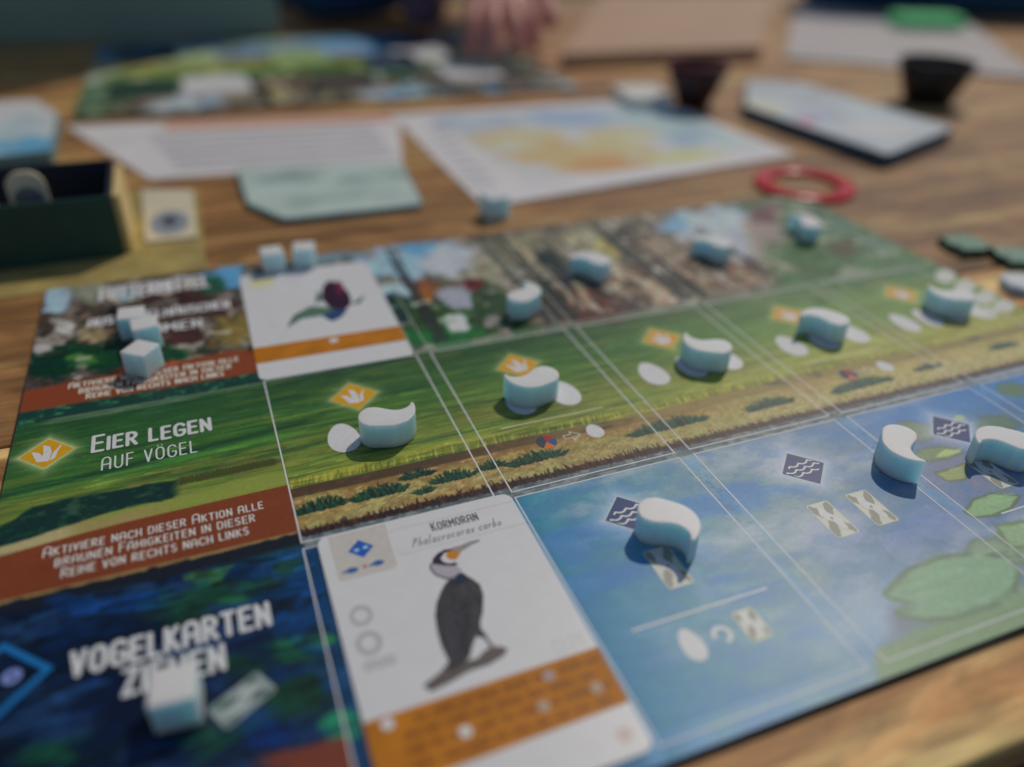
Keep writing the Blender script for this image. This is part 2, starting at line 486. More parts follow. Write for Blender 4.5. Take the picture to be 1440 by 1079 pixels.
POLY={'big':[(135.5,-70.5),(147.5,-66.1),(158.3,-65.4),(169.4,-68.0),(176.8,-71.6),(175.1,-76.1),(167.4,-80.5),(157.9,-82.1),(146.9,-81.7),(139.1,-80.1),(134.0,-76.6),(140.2,-74.7),(136.7,-72.2)],'behind':[(166.2,-66.9),(173.6,-64.2),(179.5,-65.3),(182.3,-69.3),(178.0,-74.4),(172.8,-69.7)],'right':[(181.0,-64.9),(187.6,-63.2),(195.9,-64.1),(203.0,-67.7),(190.8,-77.2),(179.5,-76.9)],'bottom':[(114.0,-90.7),(119.9,-84.4),(124.6,-83.2),(134.6,-82.3),(149.5,-83.1),(171.7,-81.2),(198.9,-78.3),(174.1,-96.9),(160.0,-90.9)],'dark':[(124.1,-83.0),(133.4,-73.9),(138.0,-78.9),(148.9,-83.7),(171.7,-81.2),(166.0,-85.9),(134.6,-82.3)],'p1':[(188.2,-27.0),(194.9,-25.8),(201.3,-27.7),(203.5,-30.4),(197.2,-31.7),(189.6,-31.1),(187.0,-29.4)],'p1b':[(193.6,-30.4),(199.6,-28.2),(203.1,-30.2),(197.9,-31.5)],'p2':[(195.9,-11.8),(200.3,-12.6),(204.5,-16.4),(203.7,-20.0),(198.8,-22.0),(194.6,-20.6),(196.9,-16.1)],'p3':[(186.9,-36.9),(191.9,-36.7),(199.7,-36.0),(193.5,-41.2),(187.9,-40.5)],'p4':[(181.1,-53.6),(188.0,-50.7),(195.7,-50.3),(202.0,-53.6),(195.5,-56.4),(188.1,-57.0),(181.7,-55.9)],'p5':[(219.8,-23.4),(225.7,-19.1),(234.8,-20.7),(234.7,-25.5),(228.0,-27.1)],'p6':[(218.5,-14.2),(221.1,-15.1),(219.7,-18.6),(215.2,-16.2)],'p7':[(185.0,-61.9),(193.7,-62.8),(198.0,-66.1),(190.9,-71.7),(181.6,-68.3)]}
SHRUBS=[(-3.2,10.5,11.6,5.0),(13.3,28.6,11.6,4.8),(29.2,37.5,16.4,3.2),(31.3,36.0,8.6,2.5),(37.3,50.5,11.4,4.1),(53.0,61.0,12.7,3.6),(62.5,81.1,11.1,4.4),(105.5,134.1,12.1,5.0),(150.9,170.1,11.4,4.7),(187.7,199.7,10.6,3.2),(188.6,214.7,10.5,5.0),(229.1,240.0,12.4,2.5),(270.1,282.8,14.5,3.6)]
# ------------------------------------------------------------------ painting the board
SX, SW, SP = -3.8, 56.2, 61.82           # first slot's left edge, slot width, slot pitch
BX0, BX1, BY0, BY1 = -82.2, 313.4, -90.4, 189.8
STEP = 0.32
gx = np.arange(BX0, BX1 + STEP * .5, STEP); gx[-1] = BX1
gy = np.arange(BY0, BY1 + STEP * .5, STEP); gy[-1] = BY1
X, Y = np.meshgrid(gx, gy)
X = X.astype(np.float32); Y = Y.astype(np.float32)
rng = np.random.RandomState(11)
_lat = [rng.rand(97, 97).astype(np.float32) for _ in range(8)]
def vnoise(u, v, k=0):
    iu = np.floor(u).astype(int); iv = np.floor(v).astype(int)
    fu = u - iu; fv = v - iv
    fu = fu * fu * (3 - 2 * fu); fv = fv * fv * (3 - 2 * fv)
    L = _lat[k % 8]
    a, b = iu % 97, (iu + 1) % 97
    c, d = iv % 97, (iv + 1) % 97
    return (L[a, c] * (1 - fu) + L[b, c] * fu) * (1 - fv) + (L[a, d] * (1 - fu) + L[b, d] * fu) * fv
def fbm(u, v, k=0, o=4):
    s = 0; t = 0; amp = 1.0
    for i in range(o):
        s = s + amp * vnoise(u * 2 ** i + i * 13.7, v * 2 ** i + i * 7.3, k + i)
        t += amp; amp *= .55
    return s / t
def ss(a, b, x):
    t = np.clip((x - a) / (b - a), 0, 1)
    return t * t * (3 - 2 * t)
A = np.zeros(X.shape + (3,), np.float32)       # picture, in display values 0..255
def lay(mask, col):
    global A
    col = np.asarray(col, np.float32)
    A = A * (1 - mask[..., None]) + col * mask[..., None]
def ramp(x, keys):
    xs = [k[0] for k in keys]
    return np.stack([np.interp(x, xs, [k[1][c] for k in keys]) for c in range(3)], -1)

n_a = fbm(X / 34, Y / 13, 0, 5)
n_b = fbm(X / 9 + 5, Y / 5, 2, 4)
n_c = fbm(X / 2.6, Y / 1.6, 3, 4)
n_s = fbm(X / 40, Y / 2.2, 5, 4)                # long brush strokes along the board
n_s2 = fbm(X / 14 + 3, Y / .9, 1, 3)
# --- water
wat = np.array([1.12, 1.02, .89]) * ramp(X, [(-82, (0, 14, 38)), (-30, (0, 16, 46)), (-8, (0, 38, 78)), (52, (8, 78, 124)), (62, (34, 104, 142)), (92, (62, 112, 144)), (118, (82, 118, 144)), (150, (88, 116, 142)), (190, (76, 102, 142)), (230, (58, 98, 142)), (313, (34, 84, 134))])
A[:] = wat
lay(ss(.50, .74, n_a) * ss(50, 80, X) * .8, (130, 140, 150))
lay(ss(.47, .30, n_a) * ss(50, 62, X) * .8 * ss(210, 120, X), (44, 98, 146))
lay(ss(.55, .35, n_b) * .35, (50, 92, 140))
lay(ss(.52, .75, n_b) * .22 * ss(50, 80, X), (150, 156, 164))
lay(np.exp(-((X - 62) / 20) ** 2 - ((Y + 62) / 22) ** 2) * .5, (28, 96, 136))
lay(np.exp(-((X - 135) / 30) ** 2 - ((Y + 76) / 10) ** 2) * .75, (140, 155, 172))
lay(np.exp(-((X - 205) / 40) ** 2 - ((Y + 9) / 7) ** 2) * .75, (62, 104, 152))
lay(np.exp(-((X - 262) / 40) ** 2 - ((Y + 6) / 9) ** 2) * .7, (46, 104, 160))
lay(np.exp(-((X - 155) / 34) ** 2 - ((Y + 54) / 9) ** 2) * ss(120, 135, X) * .6 * ss(.3, .6, n_b), (92, 110, 158))
purple = np.exp(-((X - 197) / 17) ** 4 - ((Y + 36) / 15) ** 4)
lay(purple * .75 * ss(.3, .55, n_b + .1), (98, 100, 122))
# dividers between the water slots are a shade bluer and scratched
for k in range(1, 5):
    xc = SX + SP * k - (SP - SW) / 2
    g_ = ss(3.1, 2.4, np.abs(X - xc)) * ss(-3, -5, Y)
    lay(g_ * .55 * ss(.35, .6, fbm(X / 3, Y / 18, 4, 3)), (78, 128, 160))
    lay(g_ * ss(.62, .7, fbm(X / 1.2, Y / 1.6, 6, 3)) * ss(-4, -20, Y) * ss(-46, -22, Y) * .8, (52, 86, 118))
lay(ss(-83.5, -84.5, Y) * ss(55, 70, X) * .3, (140, 156, 168))
# --- grass
edge = 24.0 + 1.2 * (fbm(X / 26, Y * 0, 1, 3) - .5) * 2 + (X > 110) * (X - 110) * .010
gr = ramp(Y, [(20, (128, 130, 52)), (28, (112, 122, 46)), (36, (88, 106, 40)), (46, (78, 98, 36)), (56, (54, 88, 32)), (66, (44, 80, 32)), (76, (36, 68, 30)), (86, (26, 54, 34))])
right = ss(60, 260, X)[..., None]  # paler right end: the board's gloss haze is put into these colours
gr = gr * (1 - right) + ramp(Y, [(20, (146, 134, 72)), (30, (140, 138, 70)), (42, (124, 132, 66)), (54, (92, 118, 58)), (66, (84, 112, 58)), (80, (78, 100, 60)), (90, (74, 92, 60))]) * right
gm = ss(edge - .4, edge + .4, Y)
A = A * (1 - gm[..., None]) + gr * gm[..., None]
G1 = gm * ss(90, 86, Y)
lay(G1 * ss(.58, .85, n_s) * .4, (112, 126, 56))
lay(G1 * ss(.46, .26, n_s) * (.6 - .35 * ss(60, 170, X)), (24, 58, 32))
lay(G1 * ss(.52, .3, n_s2) * (.28 - .18 * ss(60, 170, X)), (30, 62, 26))
lay(G1 * ss(.6, .8, n_s2) * .22, (150, 160, 72))
lay(G1 * ss(10, -40, X) * ss(40, 52, Y) * .4, (22, 66, 32))
lay(G1 * np.exp(-((Y - (51.5 + .05 * X)) / 2.2) ** 2) * ss(16, -10, X) * .75, (62, 112, 42))
lay(G1 * np.exp(-((Y - (48.6 + .09 * (X + 80)) ) / (1.3 + .5 * n_b)) ** 2) * ss(14, 0, X) * .8, (14, 48, 28))
lay(G1 * np.exp(-((Y - 39) / 8) ** 2) * ss(.45, .7, fbm(X / 12, Y / 4, 6, 4)) * .35, (112, 88, 44))
lay(np.exp(-((Y - (38.5 + .02 * X)) / (.7 + n_b * .8)) ** 2) * ss(-34, -26, X) * ss(0, -6, X) * .85, (44, 50, 22))
lay(G1 * ss(31, 26, Y) * ss(.35, .6, n_s2) * .55 * ss(200, 90, X), (158, 146, 48))
lay(G1 * ss(.56, .78, fbm(X / 16 + 31, Y / 3.2, 7, 4)) * .35, (104, 100, 44))
lay(G1 * ss(.56, .8, fbm(X / 22 + 11, Y / 1.6, 2, 4)) * .5, (20, 46, 26)) if False else lay(G1 * ss(.56, .8, fbm(X / 22 + 11, Y / 1.6, 2, 4)) * (.5 - .35 * ss(60, 170, X)), (20, 46, 26))
# --- sand bank
sand = ss(edge - 3.2, edge - 4.2, Y + 1.6 * (n_b - .5)) * ss(3.2, 4.2, Y)
sc = ramp(Y, [(2, (112, 100, 62)), (8, (128, 118, 74)), (13, (118, 104, 60)), (17, (122, 92, 52)), (22, (98, 76, 44))])
scr = sc * (1 - right) + ramp(Y, [(2, (140, 128, 88)), (10, (150, 142, 100)), (16, (146, 134, 88)), (24, (134, 122, 70))]) * right
A = A * (1 - sand[..., None]) + scr * sand[..., None]
lay(sand * ss(.45, .65, fbm(X / 12 + 9, Y / 3.4, 6, 4)) * .7, (134, 96, 52)) if False else lay(sand * ss(.45, .65, fbm(X / 12 + 9, Y / 3.4, 6, 4)) * .6 * ss(120, 40, X), (130, 96, 54))
lay(sand * ss(.5, .72, n_c) * (.5 - .25 * ss(60, 140, X)), (168, 158, 104))
lay(sand * ss(.5, .3, n_c) * (.45 - .3 * ss(60, 140, X)), (92, 78, 40))
lay(sand * ss(.52, .72, n_b) * .35, (126, 132, 70))
path = ss(edge + .3, edge - .2, Y) * ss(edge - 4.3 - .8 * n_b, edge - 3.5, Y)
lay(path * (1 - .35 * ss(70, 260, X)), (62, 46, 30))
lay(path * ss(.5, .8, n_c) * .4, (96, 70, 44))
lay(path * ss(30, 130, X) * .7 * ss(.25, .6, n_b + .1), (138, 122, 66))
# shore water under the roots
sh = ss(4.0, 3.2, Y) * ss(-2.4, -1.8, Y) * ss(-6, -2, X)
lay(sh * .95, (70, 82, 86))
lay(sh * ss(.52, .7, n_c) * .7, (116, 122, 120))
lay(sh * ss(.45, .25, n_c) * .6, (48, 58, 66))
lay(sh * ss(150, 300, X) * .6, (118, 132, 150))
rt = ss(2.4, 3.0, Y + .8 * (n_c - .5)) * ss(5.2, 4.2, Y + 1.2 * (n_c - .5)) * ss(-8, -3, X)
lay(rt * (1 - .35 * ss(90, 260, X)), (46, 26, 22))

# --- left column, middle row
lc = ss(-3.2, -4.2, X)
shr = ss(0, 1.4, (Y - (27.5 + .085 * (X + 80) - 2.5 * ss(-60, -80, X) + 3 * (n_b - .5)))) * ss(0, 1.6, (41.5 - 6.5 * ss(-72, -82, X) - .0 * X + 4 * (n_b - .5)) - Y) * ss(-33, -37, X + 3 * (n_b - .5)) * lc
sandl = ss(0, 2, (33 + .06 * (X + 80) - Y)) * ss(-40, -50, X + 10 * (n_b - .5)) * ss(20, 24, Y) * lc
lay(ss(36, 30, Y) * ss(24, 26, Y) * lc, (108, 118, 50))
lay(ss(32, 28, Y + 3 * (n_b - .5)) * ss(22, 25, Y) * lc * ss(-30, -48, X), (122, 112, 66))
lay(ss(33, 29, Y + 3 * n_c) * ss(-58, -66, X) * lc * ss(20, 24, Y), (140, 130, 92))
lay(shr, (10, 36, 32))
lay(shr * ss(.55, .8, n_c) * .7, (28, 66, 40))
lay(shr * ss(.62, .8, n_b) * .5, (60, 84, 60))
bt = 23.6 + .055 * np.maximum(0, -60 - X) * 2 + 1.6 * ss(-40, -4, X) * 0
curve = 24.6 - 0.0016 * (X + 40) ** 2 * (X < -40) + .02 * (X + 40)
brown = ss(0, .5, curve + 1.0 - Y) * ss(4.9, 5.5, Y) * lc
lay(ss(4.0, 4.8, Y + 1.4 * (n_c - .5)) * ss(6.4, 5.4, Y) * lc, (118, 96, 58))
lay(brown, (98, 46, 22))
lay(brown * ss(.4, .7, n_a) * .35, (82, 38, 20))
lay(brown * ss(.55, .8, n_b) * .25, (112, 56, 28))
dk = ss(4.6, 3.8, Y + 1.6 * (n_c - .5)) * ss(-.5, 1.4, Y + 1.8 * (n_b - .5) + .03 * (X + 80)) * lc
lay(dk, (14, 18, 26))
lay(ss(0.4, -1, Y) * ss(-3.5, -1.2, Y) * lc * .6 * ss(-40, -10, X), (6, 70, 84))

# --- top row
fo = ss(86.8, 88.2, Y)
n_f = fbm(X / 7, Y / 8, 4, 4)
frc = ramp(X, [(-82, (58, 50, 46)), (50, (60, 62, 52)), (110, (84, 76, 62)), (230, (96, 88, 74)), (262, (62, 84, 56)), (313, (70, 96, 66))])
A = A * (1 - fo[..., None]) + frc * fo[..., None]
lay(fo * ss(.48, .3, n_f) * .8, (22, 24, 24))
lay(fo * ss(.54, .7, n_f) * .7, (146, 142, 128))
def blob(cx, cy, a, b, c, d, col, al=1.0, soft=.6, amp=.25):
    col = tuple(max(0, min(255, 95 + (v - 95) * 1.22)) for v in col) if cy > 86 else tuple(v * .92 for v in col)
    u = a * (X - cx) + b * (Y - cy); v = c * (X - cx) + d * (Y - cy)
    jj = np.flatnonzero((np.abs(u).min(1) < 1.7) & (np.abs(v).min(1) < 1.7))
    if len(jj) == 0: return
    s = slice(jj[0], jj[-1] + 1)
    r = np.hypot(u[s], v[s]) + amp * (8 if cy > 86 and amp > .2 else 7 if cy < 0 else 3.5) * (n_f[s] - .5) + amp * (n_c[s] - .5)
    mk = ss(1 + soft * .5, 1 - soft * .5, r) * al
    A[s] = A[s] * (1 - mk[..., None]) + np.asarray(col, np.float32) * mk[..., None]
for bb in BLOBS[:19 + 0]:
    blob(*bb)
for bb in BLOBS[19:]:
    blob(*bb)
# forest floor strip and brown band of the top-left field
lay(ss(94.5, 92.5, Y) * ss(84.6, 86, Y) * lc, (14, 44, 36))
lay(ss(94.5, 92.5, Y) * ss(84.6, 86, Y) * lc * ss(.5, .75, n_c), (40, 92, 66))
b0 = ss(0, 1, 107.4 + .07 * (X + 83) - 1.2 * ss(-20, -4, X) - Y) * ss(92.6, 93.6, Y) * lc
lay(b0, (104, 48, 24))
lay(ss(85.6, 86.2, Y) * ss(89.8, 89.0, Y) * ss(-4, -2, X) * .55, (104, 116, 100))
lay(ss(84.2, 85.0, Y) * ss(86.4, 85.6, Y) * ss(-76, -70, X) * lc * .5, (110, 120, 100))
lay(np.exp(-((Y - (83.4 + .0 * X)) / .5) ** 2) * ss(-76, -72, X) * ss(-22, -30, X) * lc * .4, (150, 160, 150))
# faint bottom brown field of the left column
lay(ss(-60.5, -61.5, Y + .1 * (X + 4)) * ss(-26, -18, X) * lc, (92, 44, 30))

def stroke(ax, ay, bx, by, w, col, al=1.0):
    pad = w + .4
    i0, i1 = np.searchsorted(gx, (min(ax, bx) - pad, max(ax, bx) + pad)); j0, j1 = np.searchsorted(gy, (min(ay, by) - pad, max(ay, by) + pad))
    if i1 <= i0 or j1 <= j0: return
    s = (slice(j0, j1), slice(i0, i1))
    ux, uy = bx - ax, by - ay
    L = ux * ux + uy * uy + 1e-9
    t = np.clip(((X[s] - ax) * ux + (Y[s] - ay) * uy) / L, 0, 1)
    d = np.hypot(X[s] - ax - t * ux, Y[s] - ay - t * uy)
    mk = ss(.28, -.12, d - w * .5 * (1 - .75 * t)) * al
    A[s] = A[s] * (1 - mk[..., None]) + np.asarray(col, np.float32) * mk[..., None]
keep_band = A[(gy > 84) & (gy < 110)][:, gx < -3].copy()
for k in range(46):                               # leaning trunks and bare rock ribs
    xx = rng.uniform(128, 236); y0 = rng.uniform(98, 130)
    c = [(146, 134, 112), (44, 36, 32), (128, 112, 92), (30, 30, 28), (112, 92, 70)][rng.randint(5)]
    stroke(xx + rng.uniform(-4, 10), y0, xx, y0 + rng.uniform(16, 52), rng.uniform(1.6, 5.5), c, .8)
for k in range(14):
    xx = rng.choice([64, 112, 118, 124, 178, 184]) + rng.uniform(-3, 3)
    stroke(xx, 94, xx + rng.uniform(-5, 3), 188, rng.uniform(2, 5), (26, 30, 28), .75)
for k in range(2600):                             # leaves, stones, light spots
    xx = rng.uniform(-81, 312); yy = rng.uniform(90, 188)
    i = int((xx - BX0) / STEP); j = int((yy - BY0) / STEP)
    base = A[j, i]
    green = base[1] > base[0] + 4 and base[1] > base[2]
    sky_ = base[2] > base[0] + 12
    f = rng.uniform(.5, 1.4) if not sky_ else rng.uniform(.88, 1.15)
    c = np.clip(base * f + (rng.uniform(-6, 10), rng.uniform(-2, 10) if green else rng.uniform(-8, 6), rng.uniform(-8, 4)), 0, 190)
    if rng.rand() < .05 and not sky_: c = np.array([168, 166, 158.])
    if rng.rand() < .06 and not sky_: c = np.array([20, 24, 22.])
    a_ = rng.uniform(0, 3.14) if not green else rng.uniform(-.4, .4)
    l_ = rng.uniform(1.2, 5.5)
    stroke(xx, yy, xx + l_ * math.cos(a_), yy + l_ * math.sin(a_), rng.uniform(1.4, 4.2), c, .55)
tmp_r = np.flatnonzero((gy > 84) & (gy < 110)); tmp_c = np.flatnonzero(gx < -3)
mk_ = ss(108.6, 107.6, Y[np.ix_(tmp_r, tmp_c)])[..., None]
A[np.ix_(tmp_r, tmp_c)] = A[np.ix_(tmp_r, tmp_c)] * (1 - mk_) + keep_band * mk_
for k in range(1500):                             # dark pond of the left column: short glints and weeds
    xx = rng.uniform(-81, -5); yy = rng.uniform(-88, -1)
    i = int((xx - BX0) / STEP); j = int((yy - BY0) / STEP)
    base = A[j, i]
    if base[0] > 60: continue
    c = base * rng.uniform(.35, 1.45)
    stroke(xx, yy, xx + rng.uniform(1, 7), yy + rng.uniform(-.4, .6), rng.uniform(.6, 2.2), c, .7)
for bb in BLOBS:
    if tuple(bb[6]) in ((170, 175, 165), (165, 170, 160)): blob(*bb)
# --- lily pads
def paint_poly(pts, col, soft=.7, al=1.0, rim=None, rw=1.2, wob=.8):
    x0 = min(p[0] for p in pts) - 5; x1 = max(p[0] for p in pts) + 5
    y0 = min(p[1] for p in pts) - 5; y1 = max(p[1] for p in pts) + 5
    i0, i1 = np.searchsorted(gx, (x0, x1)); j0, j1 = np.searchsorted(gy, (y0, y1))
    if i1 <= i0 or j1 <= j0: return
    s = (slice(j0, j1), slice(i0, i1))
    d = d_poly(X[s], Y[s], pts) + wob * (n_b[s] - .5) * 2 + .5 * (n_c[s] - .5)
    if rim is not None:
        mk = ss(soft, -soft, d - rw) * al
        A[s] = A[s] * (1 - mk[..., None]) + np.asarray(rim, np.float32) * mk[..., None]
    mk = ss(soft, -soft, d) * al
    A[s] = A[s] * (1 - mk[..., None]) + np.asarray(col, np.float32) * mk[..., None]
    inner = ss(-1.0, -4.0, d) * ss(.4, .7, n_b[s]) * .35
    A[s] = A[s] * (1 - inner[..., None]) + (np.asarray(col, np.float32) * np.array([.9, 1.03, .93], np.float32)) * inner[..., None]
paint_poly(POLY['dark'], (98, 104, 112), 3, .8)
paint_poly(POLY['right'], (102, 128, 92), 1, 1, (96, 112, 88), 1.6)
paint_poly(POLY['bottom'], (106, 128, 98), 1.2, .95, (104, 120, 104), 1.0, 1.2)
paint_poly(POLY['behind'], (110, 130, 106), 1, 1, (92, 108, 96), 1.2)
paint_poly(POLY['big'], (110, 138, 112), .9, 1, (86, 104, 84), 1.3, .12)
paint_poly(POLY['p2'], (98, 114, 92), 1.4, .9, (84, 92, 84), 1)
paint_poly(POLY['p6'], (142, 158, 92), .8, .8)
paint_poly(POLY['p1'], (100, 116, 84), .7, .95, (80, 90, 78), .7)
paint_poly(POLY['p1b'], (142, 160, 102), .5, .9)
paint_poly(POLY['p3'], (122, 134, 84), .6, .95, (80, 88, 70), .8, 1.2)
paint_poly(POLY['p4'], (110, 140, 102), .4, 1, (74, 88, 64), .9, .25)
paint_poly(POLY['p5'], (76, 100, 84), 1.6, .85, (66, 84, 78), 1.2)
paint_poly(POLY['p7'], (116, 142, 106), .8, 1, (88, 104, 80), 1.2)
for k in range(900):                              # brushwork inside the pads
    xx = rng.uniform(128, 312); yy = rng.uniform(-89, -26)
    i = int((xx - BX0) / STEP); j = int((yy - BY0) / STEP)
    base = A[j, i]
    if base[1] > base[0] + 8 and base[1] > base[2] + 2:
        c = base * rng.uniform(.88, 1.13) + (0, 0, rng.uniform(-4, 8))
        stroke(xx, yy, xx + rng.uniform(2, 8), yy + rng.uniform(-1.6, 1.0), rng.uniform(.8, 2.4), c, .45)
for k in range(26):                               # loose pads towards the right end of the pond
    cx = rng.uniform(252, 312); cy = rng.uniform(-80, -6); r_ = rng.uniform(2, 5)
    pp = [(cx + r_ * 1.5 * math.cos(t) , cy + r_ * math.sin(t)) for t in np.linspace(0, 5.6, 12)]
    paint_poly(pp, (70 + rng.randint(26), 96 + rng.randint(22), 76), .9, .7, (70, 88, 74), .8)

x = -4.0
while x < 300:
    f = ss(80.0, 220.0, np.float64(x))
    b = 2.9 + rng.rand() * .9
    c = [(28, 16, 16), (46, 24, 22), (22, 16, 22), (62, 36, 28)][rng.randint(4)]
    c = tuple(v + (120 - v) * .35 * f for v in c)
    h = .8 + rng.rand() ** 2 * (1.6 + 1.6 * math.sin(x * .9) ** 2)
    stroke(x, b - .4, x + rng.uniform(-1.2, 1.3), b + h, rng.uniform(.4, .8), c)
    if rng.rand() < .35:
        stroke(x, b - .3, x + rng.uniform(-.6, .8), b - 1.4 * rng.rand() - .4, .45, c, .7)
    x += rng.uniform(.14, .34)
for k in range(1500):                              # specks and straw in the sand
    xx = rng.uniform(-3, 300); yy = rng.uniform(6, 18)
    c = [(178, 160, 96), (112, 98, 44), (92, 74, 38), (150, 146, 82)][rng.randint(4)]
    stroke(xx, yy, xx + rng.uniform(.2, 1.6), yy + rng.uniform(.1, 1.0), .35, c, .5)
x = -4.0
while x < 250:                                    # blades that lean over the path
    yb = 24.4 + .4 * rng.rand() + max(0, x - 110) * .010
    h = rng.uniform(1.2, 4.2)
    c = [(84, 84, 28), (104, 106, 36), (150, 152, 62), (66, 66, 26)][rng.randint(4)]
    stroke(x, yb - .3, x + rng.uniform(.1, 1.1), yb + h, .38, c, .75)
    x += rng.uniform(.4, 1.3)
for k in range(2600):                             # soft long strokes of the meadow
    xx = rng.uniform(-80, 290); yy = rng.uniform(28, 84)
    if xx < -4 and yy < 43: continue
    i = int((xx - BX0) / STEP); j = int((yy - BY0) / STEP)
    c = A[j, i] * rng.uniform(.72, 1.35) + rng.uniform(-3, 5)
    stroke(xx, yy, xx + rng.uniform(2, 12), yy + rng.uniform(-.3, .7), rng.uniform(.4, 1.0), c, .5 if xx < 60 else .32)
for k in range(420):
    xx = rng.uniform(-34, -6)
    stroke(xx, 38 + .02 * xx + rng.uniform(-.8, .6), xx + rng.uniform(0, .8), 39 + rng.uniform(0, 1.8), .35, (52, 58, 24), .6)
for sx0, sx1, sy, shh in SHRUBS:
    f = min(1, max(0, (sx0 - 60) / 170))
    stroke(sx0 + 1.2, sy + .9, sx1 - .8, sy + 1.3, shh * .5, (14 + 50 * f, 38 + 40 * f, 30 + 40 * f), .9)
    for pas in range(3):
        xx = sx0
        while xx < sx1:
            u = (xx - sx0) / max(.1, sx1 - sx0)
            env = (max(.15, math.sin(math.pi * min(1, max(0, u)))) ** .6)
            base = sy + (.02 * (xx - sx0)) + rng.uniform(-.3, .5) + pas * .4
            h = shh * env * rng.uniform(.3, 1.1)
            lean = (u - .5) * 2.4 + rng.uniform(-1.3, 1.5)
            c = ((5, 24, 22), (8, 34, 28), (14, 48, 34), (26, 64, 42))[min(3, int(rng.rand() * (2.2 + pas * 1.8)))]
            c = tuple(v + (112 - v) * .38 * f for v in c)
            stroke(xx, base, xx + lean, base + h, rng.uniform(.35, .8), c, .9)
            xx += rng.uniform(.16, .5)
# glow round the printed diamonds
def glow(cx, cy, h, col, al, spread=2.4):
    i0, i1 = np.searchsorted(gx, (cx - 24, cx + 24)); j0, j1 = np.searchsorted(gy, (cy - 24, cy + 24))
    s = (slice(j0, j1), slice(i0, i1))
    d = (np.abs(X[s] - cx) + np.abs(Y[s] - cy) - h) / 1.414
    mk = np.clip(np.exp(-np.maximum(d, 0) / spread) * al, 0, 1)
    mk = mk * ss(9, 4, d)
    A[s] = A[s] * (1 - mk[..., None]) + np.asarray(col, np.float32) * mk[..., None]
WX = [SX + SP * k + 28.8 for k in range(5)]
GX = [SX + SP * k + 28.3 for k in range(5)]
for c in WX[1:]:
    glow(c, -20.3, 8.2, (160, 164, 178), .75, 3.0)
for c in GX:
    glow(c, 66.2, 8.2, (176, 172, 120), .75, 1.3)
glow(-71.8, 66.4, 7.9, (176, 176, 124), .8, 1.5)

LIN = (lin_np(A) / GAIN).clip(0, .85)
def art_grid(name, rows, cols, parent, z=0.0, material=None):
    xs = gx[cols]; ys = gy[rows]
    ny, nx = len(ys), len(xs)
    XX, YY = np.meshgrid(xs, ys)
    co = np.empty((ny * nx, 3), np.float32)
    co[:, 0] = XX.ravel() * S; co[:, 1] = YY.ravel() * S; co[:, 2] = z * S
    c = LIN[np.ix_(rows, cols)].reshape(-1, 3)
    q = (np.arange(ny - 1)[:, None] * nx + np.arange(nx - 1)[None, :]).ravel()
    quads = np.stack([q, q + 1, q + nx + 1, q + nx], 1).astype(np.int32)
    me = bpy.data.meshes.new(name)
    me.vertices.add(len(co)); me.vertices.foreach_set("co", co.ravel())
    me.loops.add(quads.size); me.loops.foreach_set("vertex_index", quads.ravel())
    me.polygons.add(len(quads))
    me.polygons.foreach_set("loop_start", np.arange(len(quads), dtype=np.int32) * 4)
    me.polygons.foreach_set("loop_total", np.full(len(quads), 4, np.int32))
    me.update(calc_edges=True)
    ca = me.color_attributes.new("art", 'FLOAT_COLOR', 'POINT')
    ca.data.foreach_set("color", np.concatenate([c, np.ones((len(c), 1))], 1).astype(np.float32).ravel())
    me.materials.append(material or art_mat("printed_board"))
    return link(name, me, parent)
